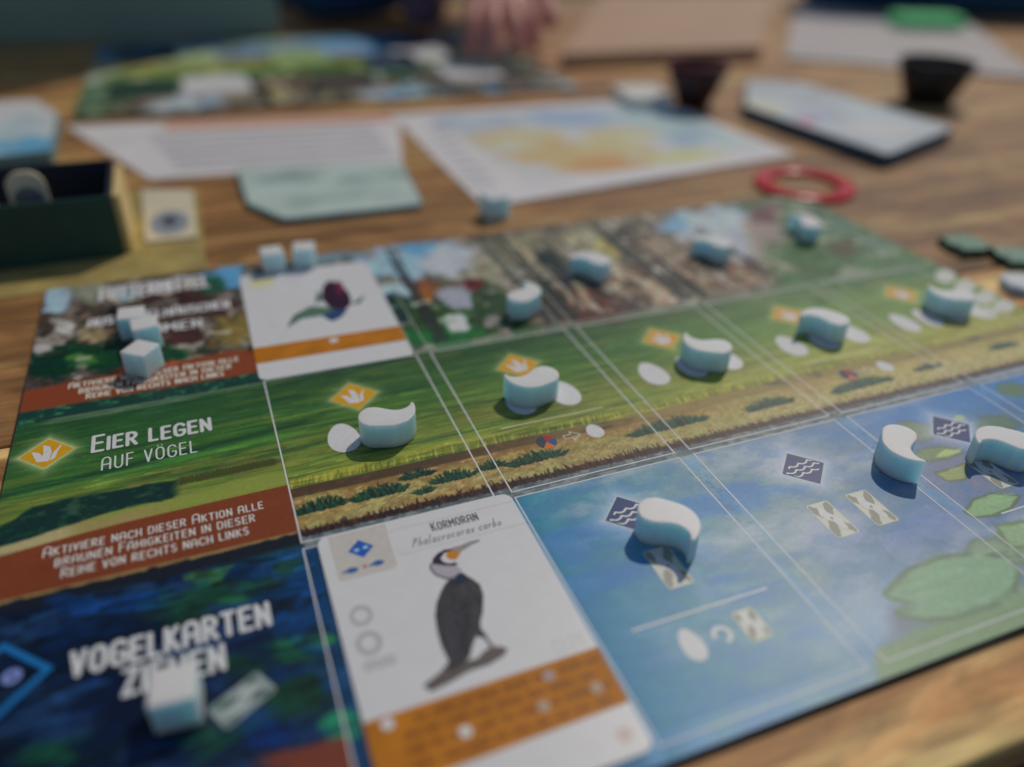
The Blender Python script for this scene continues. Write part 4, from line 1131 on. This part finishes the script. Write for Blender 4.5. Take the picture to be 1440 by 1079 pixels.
def comma(label, hx, hy, tx, ty, mirror):
    """head centre (hx, hy), tail tip (tx, ty)"""
    dx, dy = tx - hx, ty - hy
    base = math.atan2((-3.4 if mirror else 3.4), 14.6)
    a = math.atan2(dy, dx) - base
    lx, ly = -4.4, (-.4 if mirror else .4)
    ox = hx - (lx * math.cos(a) - ly * math.sin(a)); oy = hy - (lx * math.sin(a) + ly * math.cos(a))
    o = bpy.data.objects.new("comma_piece", COMMA[mirror])
    COL.objects.link(o)
    o.location = Vector((ox, oy, .08)) * S
    o.rotation_euler = (0, 0, a)
    return tag(o, label, "game piece", "comma-shaped pieces on the near board")
comma("sharp comma piece on the grass row right of the lettering, beside the first white egg", 26.0, 39.6, 40.0, 43.2, False)
comma("comma piece beside the second orange diamond on the grass row, with a blue shaded side", 87.4, 44.6, 73.6, 49.0, True)
comma("comma piece with its tip turned back, in the third slot of the grass row", 156.6, 41.2, 149.4, 55.0, True)
comma("arched comma piece among three white eggs in the fourth slot of the grass row", 214.0, 44.0, 201.0, 51.0, False)
comma("furthest right comma piece of the grass row, beside a row of small eggs", 281.0, 43.5, 273.0, 57.0, True)
comma("comma piece half covering the dark wave diamond right of the cormorant card", 88.8, -29.6, 92.0, -43.0, True)
comma("comma piece on the slot line beside the two card symbols", 180.2, -24.9, 177.0, -38.6, False)
comma("comma piece cut by the right frame edge, over the lily pads", 214.0, -40.6, 200.2, -37.0, False)
comma("small upright-looking comma piece in the second slot of the forest row", 101.5, 103.0, 108.5, 116.0, False)
comma("wide comma piece on brown tree roots in the third slot of the forest row", 149.5, 125.0, 136.0, 131.0, False)
comma("comma piece below the pale sky patch in the fourth forest slot", 214.0, 124.0, 201.0, 131.5, False)
comma("furthest back comma piece, near the red ring at the end of the forest row", 272.0, 131.0, 270.0, 145.0, False)

cube_proto = None
def cube(label, x, y, rz, s=9.6, z=.08):
    global cube_proto
    if cube_proto is None:
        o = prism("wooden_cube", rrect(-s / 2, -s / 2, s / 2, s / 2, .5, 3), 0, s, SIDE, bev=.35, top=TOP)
        cube_proto = o.data
        bpy.data.objects.remove(o)
    o = bpy.data.objects.new("wooden_cube", cube_proto)
    COL.objects.link(o)
    o.location = Vector((x, y, z)) * S
    o.rotation_euler = (0, 0, rz)
    return tag(o, label, "cube", "small action cubes")
cube("blurred cube in front of the lettering on the dark blue water field", -36.4, -42.6, math.radians(-4))
cube("cube on the brown band, frontmost of the three cubes in the top left field", -43.0, 107.5, math.radians(-38))
cube("middle cube of the three in the top left field", -41.6, 126.8, math.radians(6))
cube("furthest back cube of the three in the top left field", -46.4, 137.0, math.radians(-3))
cube("left one of the two cubes at the top edge of the purple bird card", 11.6, 180.0, math.radians(2), z=.08)
cube("right one of the two cubes at the top edge of the purple bird card", 26.0, 180.5, math.radians(-10), z=.08)
cube("lone cube on the bare table at the near corner of the goal sheet", 132.0, 215.5, math.radians(8), z=TZ + .05).scale = (1.3, 1.3, 1.3)
# ------------------------------------------------------------------ things lying behind the board
def sheet(name, label, cat, pts, h, m_, z=TZ + .05, group=None, r=2.0):
    cx = sum(p[0] for p in pts) / len(pts); cy = sum(p[1] for p in pts) / len(pts)
    e = empty(name, label, cat, (cx, cy, z), 0, group)
    loc = [(p[0] - cx, p[1] - cy) for p in pts]
    prism("paper_sheet" if h < 1 else "body", rpoly(loc, r), 0, h, m_, e, bev=min(.5, h * .3))
    e["c"] = (cx, cy)
    return e, cx, cy
PAPER = mat("matt_paper", alb((164, 160, 160)), .6, .06, 30)
def printed_patch(name, pts, parent, cx, cy, z, layers, base, res=2.4, clip_r=1.0):
    """coloured print on a sheet: fine grid with its own colour layer, cut to the outline"""
    P = [(p[0] - cx, p[1] - cy) for p in pts]
    x0 = min(p[0] for p in P); x1 = max(p[0] for p in P); y0 = min(p[1] for p in P); y1 = max(p[1] for p in P)
    V, F = fill(lambda Xv, Yv: d_poly(Xv, Yv, P), (x0 - res, y0 - res, x1 + res, y1 + res), res, z)
    # break long runs so the colours can vary
    o = mesh(name, V, F, art_mat("printed_sheet", .45), parent)
    bm = bmesh.new(); bm.from_mesh(o.data)
    long_e = [e for e in bm.edges if e.calc_length() > res * S * 3]
    if long_e: bmesh.ops.subdivide_edges(bm, edges=long_e, cuts=14, use_grid_fill=True)
    bm.to_mesh(o.data); bm.free()
    co = np.empty(len(o.data.vertices) * 3, np.float32); o.data.vertices.foreach_get("co", co)
    co = co.reshape(-1, 3) / S
    xs, ys = co[:, 0] + cx, co[:, 1] + cy
    c = np.tile(np.asarray(base, np.float32), (len(xs), 1))
    n = fbm(xs / 17 + 3, ys / 15 + 9, 3, 3)
    for (bx, by, rx, ry, col, al) in layers:
        r_ = np.hypot((xs - bx) / rx, (ys - by) / ry) + (n - .5) * 1.2
        mk = (ss(1.2, .8, r_) * al)[:, None]
        c = c * (1 - mk) + np.asarray(col, np.float32) * mk
    c *= (.9 + .2 * n)[:, None]
    li = (lin_np(c) / GAIN).clip(0, .85)
    ca = o.data.color_attributes.new("art", 'FLOAT_COLOR', 'POINT')
    ca.data.foreach_set("color", np.concatenate([li, np.ones((len(li), 1))], 1).astype(np.float32).ravel())
    return o

# goal sheet with the painted scoring picture
PB = [(131, 229), (361, 259), (372, 372), (336, 428), (129, 440)]
PB = [(131, 229), (366, 259), (352, 424), (129, 434)]
e, cx, cy = sheet("scoring_sheet", "large pale sheet with a yellow, orange and blue picture behind the near board", "sheet", PB, .6, PAPER)
printed_patch("printed_picture", [(172, 262), (356, 268), (344, 412), (150, 420)], e, cx, cy, .63,
              [(200, 390, 50, 40, (140, 150, 176), .9), (265, 385, 55, 30, (126, 142, 176), .9), (330, 350, 45, 60, (136, 156, 156), .95), (200, 348, 34, 26, (166, 152, 118), .9),
               (232, 300, 50, 34, (176, 140, 96), .95), (226, 276, 44, 15, (178, 122, 78), .95), (270, 330, 34, 22, (166, 152, 116), .8), (290, 272, 30, 18, (190, 164, 100), .8), (322, 312, 30, 20, (130, 148, 172), .8), (340, 290, 24, 18, (140, 164, 150), .8)],
              (170, 168, 170))
rows_ = empty
for i in range(9):                                    # printed text rows on the white margin
    quad("print_row", [(134 + i * 1.2 - cx, 246 + i * 18 - cy), (150 + i * 1.0 - cx, 247 + i * 18 - cy), (150 + i - cx, 250 + i * 18 - cy), (134 + i * 1.2 - cx, 249 + i * 18 - cy)], .63, ink((112, 112, 116)), e)
# white score card behind left
PA = [(-40, 331), (108, 319), (136, 436), (-94, 466)]
e, cx, cy = sheet("bonus_sheet", "white sheet with an orange stripe along its far edge, left of the large scoring sheet", "sheet", PA, .5, PAPER)
quad("header_stripe", [(-30 - cx, 437 - cy), (128 - cx, 417 - cy), (132 - cx, 432 - cy), (-30 - cx, 452 - cy)], .53, ink((190, 112, 84)), e)
for i in range(6):
    quad("print_row", [(-40 + i * 3 - cx, 425 - i * 15 - cy), (108 - cx, 409 - i * 14 - cy), (108 - cx, 405 - i * 14 - cy), (-40 + i * 3 - cx, 420 - i * 15 - cy)], .53, ink((118, 116, 122)), e)
# green-grey card stack
PC = [(24, 238), (99, 237), (107, 314), (52, 322), (8, 328), (8, 268)]
stk_m = mat("card_edges", alb((74, 104, 106)), .6, .25, 700, stretch=(1, 1, 8))
e, cx, cy = sheet("card_stack", "low stack of pale grey-green cards on the bare wood, right of the green box", "card stack", PC, 3.0, stk_m, r=6)
printed_patch("top_card", offset(PC, 1.2), e, cx, cy, 3.03, [(35, 300, 18, 9, (100, 120, 116), .6), (80, 290, 22, 7, (104, 124, 120), .6), (50, 262, 20, 6, (110, 128, 122), .5)], (138, 152, 146), 2.0)
# left pile with blue picture
PL = [(-140, 376), (-94, 381), (-97, 470), (-114, 517), (-150, 520)]
e, cx, cy = sheet("card_pile", "pale card pile with a blue picture at the left frame edge, behind the green box", "card stack", PL, 8.0, stk_m, r=4)
printed_patch("top_card", offset(PL, 1), e, cx, cy, 8.03, [(-110, 398, 30, 24, (72, 124, 154), .95), (-122, 440, 20, 30, (140, 156, 160), .8)], (160, 164, 162), 2.4)

# green token box with cream dividers
GB = mat("dark_green_card", alb((10, 44, 38)), .5, .15, 90)
GBI = mat("box_inside", alb((12, 20, 34)), .7, .15, 90)
KR = mat("kraft_card", alb((168, 142, 96)), .7, .1, 120)
CREAM = mat("cream_card", (.84, .76, .56), .6, .06, 60)
gb = empty("token_box", "open dark green box with cream cards inside, left of the card stack", "box", (-108, 221, TZ + .45))
def boxp(name, x0, y0, z0, x1, y1, z1, m_, parent, b=.4):
    return prism(name, [(x0, y0), (x1, y0), (x1, y1), (x0, y1)], z0, z1, m_, parent, bev=b)
boxp("base_panel", -60, 2.1, 0, 54, 50, 1.5, GBI, gb)
boxp("front_panel", -60, 0, 0, 56, 2, 29, GB, gb)
boxp("back_panel", -60, 50.1, 0, 56, 52, 31, GBI, gb)
boxp("side_panel", 54.1, 2.1, 1.6, 56, 50, 29, GBI, gb)
boxp("outer_flap", 56.4, 4, 0, 59.5, 50, 28, KR, gb)
def eye_token(parent, x, y, z, flat=False):
    pass
for (x0, x1, yy, top, g) in ((-26, -10, 14, 35, 0), (-7, 9, 10, 35, 0), (13, 29, 18, 38, 1)):
    o = prism("divider_card", rrect(x0, -top, x1, -1.6, 7), 0, 2.2, CREAM, gb, bev=.4)
    o.rotation_euler = (-math.pi / 2, 0, 0); o.location = (0, yy * S, 0)
    p = [(x0 + (x1 - x0) / 2 + 6 * math.cos(a), top - 13 + 6 * math.sin(a)) for a in np.linspace(0, 2 * math.pi, 20, endpoint=False)]
    mesh("round_print", [(q[0], -q[1], -.05) for q in p], [tuple(range(20))], ink((92, 86, 92)), o)
# cards under the box
YL = mat("yellow_cards", alb((122, 108, 62)), .6, .25, 60)
e, cx, cy = sheet("yellow_sheet", "yellow-green card sheet lying under the green box", "sheet", [(-200, 190), (-17, 192), (-15, 306), (-46, 314), (-200, 314)], .35, YL, r=3)
e2, cx, cy = sheet("picture_card", "cream card with a round grey picture beside the green box", "card", [(-43, 232), (-19, 232), (-18, 303), (-45, 312)], 1.2, CREAM, z=TZ + .5, r=2)
decal("round_print", lambda Xv, Yv: np.hypot((Xv) * 1.0, (Yv + 15) * .55) - 9.5, (-14, -34, 14, 6), ink((104, 112, 120)), e2, 1.25, .8)
decal("round_print", lambda Xv, Yv: np.hypot((Xv) * 1.0, (Yv + 13) * .6) - 4, (-8, -24, 8, -2), ink((50, 50, 66)), e2, 1.28, .8)

# tray of picture tiles at the right
PD = [(403, 216), (502, 254), (487, 405), (444, 428), (388, 352)]
e, cx, cy = sheet("card_deck", "thick deck of pale picture cards with a dark blue edge, right of the scoring sheet", "card stack", PD, 9.0, mat("dark_deck_edge", alb((44, 60, 74)), .6, .3, 300), r=8)
printed_patch("top_card", offset(PD, 1.4), e, cx, cy, 9.03, [(405, 300, 8, 10, (170, 70, 90), .7), (418, 312, 14, 12, (130, 140, 180), .8), (402, 350, 22, 26, (178, 172, 140), .8), (445, 270, 24, 18, (190, 172, 158), .7), (470, 300, 20, 30, (150, 162, 168), .7)], (142, 148, 152), 2.4)
# red ring
def annulus(name, r0, r1, h, m_, parent, mats=None):
    n = 48; v = []; f = []
    for z, rr0, rr1 in ((0, r0 + .6, r1 - .6), (h * .5, r0, r1), (h, r0 + .6, r1 - .6)):
        for k in range(n):
            a = 2 * math.pi * k / n
            v.append((rr0 * math.cos(a), rr0 * math.sin(a), z)); v.append((rr1 * math.cos(a), rr1 * math.sin(a), z))
    L = 2 * n
    for k in range(n):
        j = (k + 1) % n
        for t in range(2):
            f.append((t * L + 2 * k + 1, t * L + 2 * j + 1, (t + 1) * L + 2 * j + 1, (t + 1) * L + 2 * k + 1))
            f.append((t * L + 2 * j, t * L + 2 * k, (t + 1) * L + 2 * k, (t + 1) * L + 2 * j))
        f.append((2 * L + 2 * k, 2 * L + 2 * k + 1, 2 * L + 2 * j + 1, 2 * L + 2 * j))
        f.append((2 * k, 2 * j, 2 * j + 1, 2 * k + 1))
    return mesh(name, v, f, m_, parent, smooth=True)
red = mat("red_plastic", alb((196, 30, 34)), .22, .05, 40)
ro = annulus("red_ring", 20, 30, 3.0, red, None)
ro.location = Vector((328, 203, TZ + .05)) * S
tag(ro, "flat glossy red plastic ring on the table behind the near board", "ring")

# black tapered cups
def cup(label, x, y, r0, r1, h, m_, rim_m, tilt=0.0):
    e = empty("tapered_cup", label, "cup", (x, y, TZ + .05), 0, "dark tapered cups at the far side")
    n = 32
    prof = [(r0 - 1, 0), (r0, 1), (r1, h - .6), (r1 - .6, h), (r1 - 1.8, h - .6), (r0 - 2, 3), (0.01, 3)]
    v, f = [], []
    for r_, z in prof:
        for k in range(n):
            a = 2 * math.pi * k / n
            v.append((r_ * math.cos(a), r_ * math.sin(a), z))
    for t in range(len(prof) - 1):
        for k in range(n):
            j = (k + 1) % n
            f.append((t * n + k, t * n + j, (t + 1) * n + j, (t + 1) * n + k))
    f.append(tuple(range(n - 1, -1, -1)))
    mesh("cup_wall", v, f, m_, e, smooth=True)
    rg = annulus("rim", r1 - 2.2, r1 + .5, 1.6, rim_m, e)
    rg.location = (0, 0, (h + .05) * S)
    return e
BLK = mat("black_plastic", (.006, .006, .010), .45, .1, 40)
cup("black tapered cup standing alone at the far right of the table", 574, 350, 19, 30, 32, BLK, BLK)
cup("black cup with a dark red rim behind the scoring sheet", 371, 396, 13, 25, 32, mat("maroon_plastic", (.035, .005, .010), .45, .1, 40), mat("dark_red_plastic", alb((96, 18, 30)), .4, .1, 40))
# pale folded card holder next to the cup
sheet("small_box", "small pale box lying beside the dark red rimmed cup", "box", [(315, 398), (350, 392), (362, 440), (322, 448)], 8, mat("pale_card", alb((176, 168, 156)), .6, .05, 60), r=6)
# little green tiles
def tile(label, x, y, rz, c0, c1, s=11, n=8):
    e = empty("leaf_tile", label, "tile", (x, y, TZ + .05), rz, "small tiles on the bare wood at the right")
    p = [(s * math.cos(math.radians(22.5 + 360 / n * k)), s * math.sin(math.radians(22.5 + 360 / n * k))) for k in range(n)]
    prism("tile_body", p, 0, 4.0, mat("tile_edge_%d" % c1[0], alb(c1), .5, .2, 200), e, bev=.5)
    decal("leaf_print", lambda Xv, Yv: np.maximum(np.hypot(Xv, Yv) - s * .78, (vnoise(Xv / 4 + 60, Yv / 4 + 60, 2) - .6) * 4), (-s, -s, s, s), ink(c0), e, 4.03, .7)
tile("green leaf-patterned tile left of the other green tile", 346, 99, .3, (84, 112, 92), (26, 58, 46), 13, 4)
tile("green tile cut by the right frame edge", 358, 79, .1, (92, 116, 100), (30, 62, 52), 13, 4)
tile("pale lilac tile at the right edge beside the near board", 334, 55, .5, (176, 184, 214), (132, 146, 176), 10)

# opposite player's board: the same printed board turned round
far = empty("player_board", "opposite player's blurred board turned round at the far end of the table", "game board", (0, 0, 0), 0, "player boards on the table")
fcx, fcy = 112, 612
cx0, cy0 = (BX0 + BX1) / 2, (BY0 + BY1) / 2
far.rotation_euler = (0, 0, math.pi - .03)
far.location = Vector((fcx + cx0, fcy + cy0, .02)) * S
prism("board_panel", [(BX0, BY0), (BX1, BY0), (BX1, BY1), (BX0, BY1)], TZ + .02, -.03, core, far, bev=.25)
art_grid("printed_landscape", np.append(np.arange(0, len(gy) - 1, 8), len(gy) - 1), np.append(np.arange(0, len(gx) - 1, 8), len(gx) - 1), far)
fl = 0
for lab, x, y, c, rz in (("pale card on the opposite board, furthest back one beside the person's hand", 190, 640, (176, 170, 170), .05), ("bright white card on the opposite board just below the fingers", 205, 560, (190, 196, 192), -.05),
                     ("white card hanging over the near left part of the opposite board", -12, 560, (170, 176, 190), .03), ("green card in the middle of the opposite board", 70, 655, (118, 138, 92), .02),
                     ("green-yellow card at the left of the opposite board", -30, 680, (130, 146, 110), .04), ("sky blue card at the back of the opposite board", 120, 690, (96, 130, 170), .0), ("dark teal card at the left back corner of the opposite board", -66, 700, (20, 48, 66), .02), ("almost black green card at the near left of the opposite board", -70, 560, (22, 46, 38), -.02), ("dark brown card in the near middle of the opposite board", 92, 540, (52, 48, 44), .04), ("navy card in front of the sleeve on the opposite board", 150, 620, (24, 40, 66), .0)):
    o = prism("far_card", rrect(0, 0, 52, 66, 3), 0, .4, mat("far_card_%d" % fl, alb(c), .5, .15, 30), bev=.1)
    o.location = Vector((x, y - 33, .1)) * S; o.rotation_euler = (0, 0, rz); fl += 1
    tag(o, lab, "card", "cards lying on the opposite board")

# flat things at the far right
TAN = mat("tan_cardboard", alb((138, 112, 90)), .7, .1, 14, bump=.1, bscale=200)
tl = prism("cardboard_lid", rpoly([(322, 552), (540, 536), (800, 870), (560, 930)], 6), 0, 14, TAN, bev=1)
tl.location = (0, 0, (TZ + .05) * S)
tag(tl, "flat tan cardboard lid behind the dark red rimmed cup", "box lid")
wb = empty("white_mat", "large pale grey-white mat lying flat at the far right of the table", "mat", (566, 532, TZ + .05), 0)
prism("mat_sheet", rpoly([(0, 0), (186, -146), (400, 130), (280, 330)], 8), 0, 3, mat("white_board", alb((138, 134, 132)), .7, .05, 14), wb, bev=.5)
quad("mat_painted_shade", [(60, 70), (150, 10), (250, 120), (150, 180)], 3.05, ink((150, 144, 142)), wb)  # patch painted in for a shadow on the mat, slightly paler than it
gn = prism("green_pouch", rrect(-44, -26, 44, 26, 16), 0, 14, mat("green_cloth", alb((70, 160, 100)), .7, .12, 60), bev=4)
gn.location = Vector((872, 650, TZ + 3.3)) * S; gn.rotation_euler = (0, 0, math.radians(-20))
tag(gn, "small bright green pouch lying on the pale mat at the top right", "pouch")
bag = prism("dark_blue_bag", rrect(-170, -70, 170, 70, 50, 8), 0, 130, mat("blue_canvas", alb((24, 52, 78)), .9, .25, 30, bump=.3, bscale=500), bev=18)
bag.location = Vector((1010, 800, TZ + .05)) * S; bag.rotation_euler = (0, 0, math.radians(-30))
tag(bag, "dark blue fabric bag at the top right corner behind the pale mat", "bag")

# ------------------------------------------------------------------ person behind the opposite board
SKIN = mat("skin", alb((160, 104, 94), .5), .5, .08, 60)
CLOTH = mat("navy_cloth", alb((18, 44, 72)), .85, .2, 60, bump=.3, bscale=600)
MAUVE = mat("dark_mauve_sleeve", alb((58, 46, 62)), .85, .15, 60, bump=.3, bscale=600)
person = empty("person", "person in dark clothes reaching a bare hand down over the opposite board", "person", (290, 760, TZ))
def skin_obj(name, joints, bones, material, parent, sub=2):
    me = bpy.data.meshes.new(name)
    me.from_pydata([Vector(j[:3]) * S for j in joints], bones, [])
    o = link(name, me, None)
    md = o.modifiers.new("skin", 'SKIN')
    md.use_smooth_shade = True
    for i, j in enumerate(joints):
        o.data.skin_vertices[0].data[i].radius = (j[3] * S, (j[4] if len(j) > 4 else j[3]) * S)
    o.data.skin_vertices[0].data[0].use_root = True
    md2 = o.modifiers.new("sub", 'SUBSURF'); md2.levels = sub; md2.render_levels = sub
    dg = bpy.context.evaluated_depsgraph_get()
    me2 = bpy.data.meshes.new_from_object(o.evaluated_get(dg))
    me2.name = name
    bpy.data.objects.remove(o)
    me2.materials.clear(); me2.materials.append(material)
    r = link(name, me2, parent)
    r.matrix_parent_inverse = Matrix.Identity(4)
    r.location = -parent.location
    return r
# forearm and hand, one surface; five fingers resting on the board
H = [(430, 900, 190, 42), (372, 800, 120, 34), (334, 726, 84, 26, 22), (318, 694, 70, 25, 18), (296, 646, 54, 34, 15)]
Bn = [(0, 1), (1, 2), (2, 3), (3, 4)]
for (kx, ky, kz), (mx, my, mz), (tx, ty, tz), r_ in (((262, 618, 46), (248, 590, 34), (242, 570, 9), 9), ((276, 610, 46), (264, 578, 34), (258, 556, 8), 9.5), ((292, 606, 46), (286, 574, 32), (280, 554, 8), 9.5), ((310, 612, 46), (308, 586, 34), (302, 568, 12), 8.5)):
    b_ = len(H)
    H += [(kx, ky, kz, r_ + 2), (mx, my, mz, r_), (tx, ty, tz, r_ - 1.5)]
    Bn += [(4, b_), (b_, b_ + 1), (b_ + 1, b_ + 2)]
b_ = len(H)
H += [(336, 676, 54, 13), (346, 640, 40, 11), (338, 612, 26, 9)]
Bn += [(3, b_), (b_, b_ + 1), (b_ + 1, b_ + 2)]
skin_obj("body", H, Bn, SKIN, person)
skin_obj("sleeve", [(384, 818, 130, 44), (428, 900, 190, 54), (420, 980, 270, 66), (330, 1040, 360, 80)], [(0, 1), (1, 2), (2, 3)], MAUVE, person)
skin_obj("sleeve", [(112, 838, 34, 34), (215, 846, 40, 40), (320, 880, 90, 46), (350, 985, 200, 60)], [(0, 1), (1, 2), (2, 3)], CLOTH, person)
skin_obj("sleeve", [(232, 690, 28, 24), (246, 770, 56, 34), (300, 900, 140, 52)], [(0, 1), (1, 2)], MAUVE, person)
skin_obj("shirt", [(245, 1090, -160, 150, 80), (245, 1080, 60, 150, 80), (245, 1060, 240, 165, 90), (250, 1050, 420, 150, 90)], [(0, 1), (1, 2), (2, 3)], CLOTH, person)

for o in list(bpy.data.objects):
    if "c" in o.keys(): del o["c"]
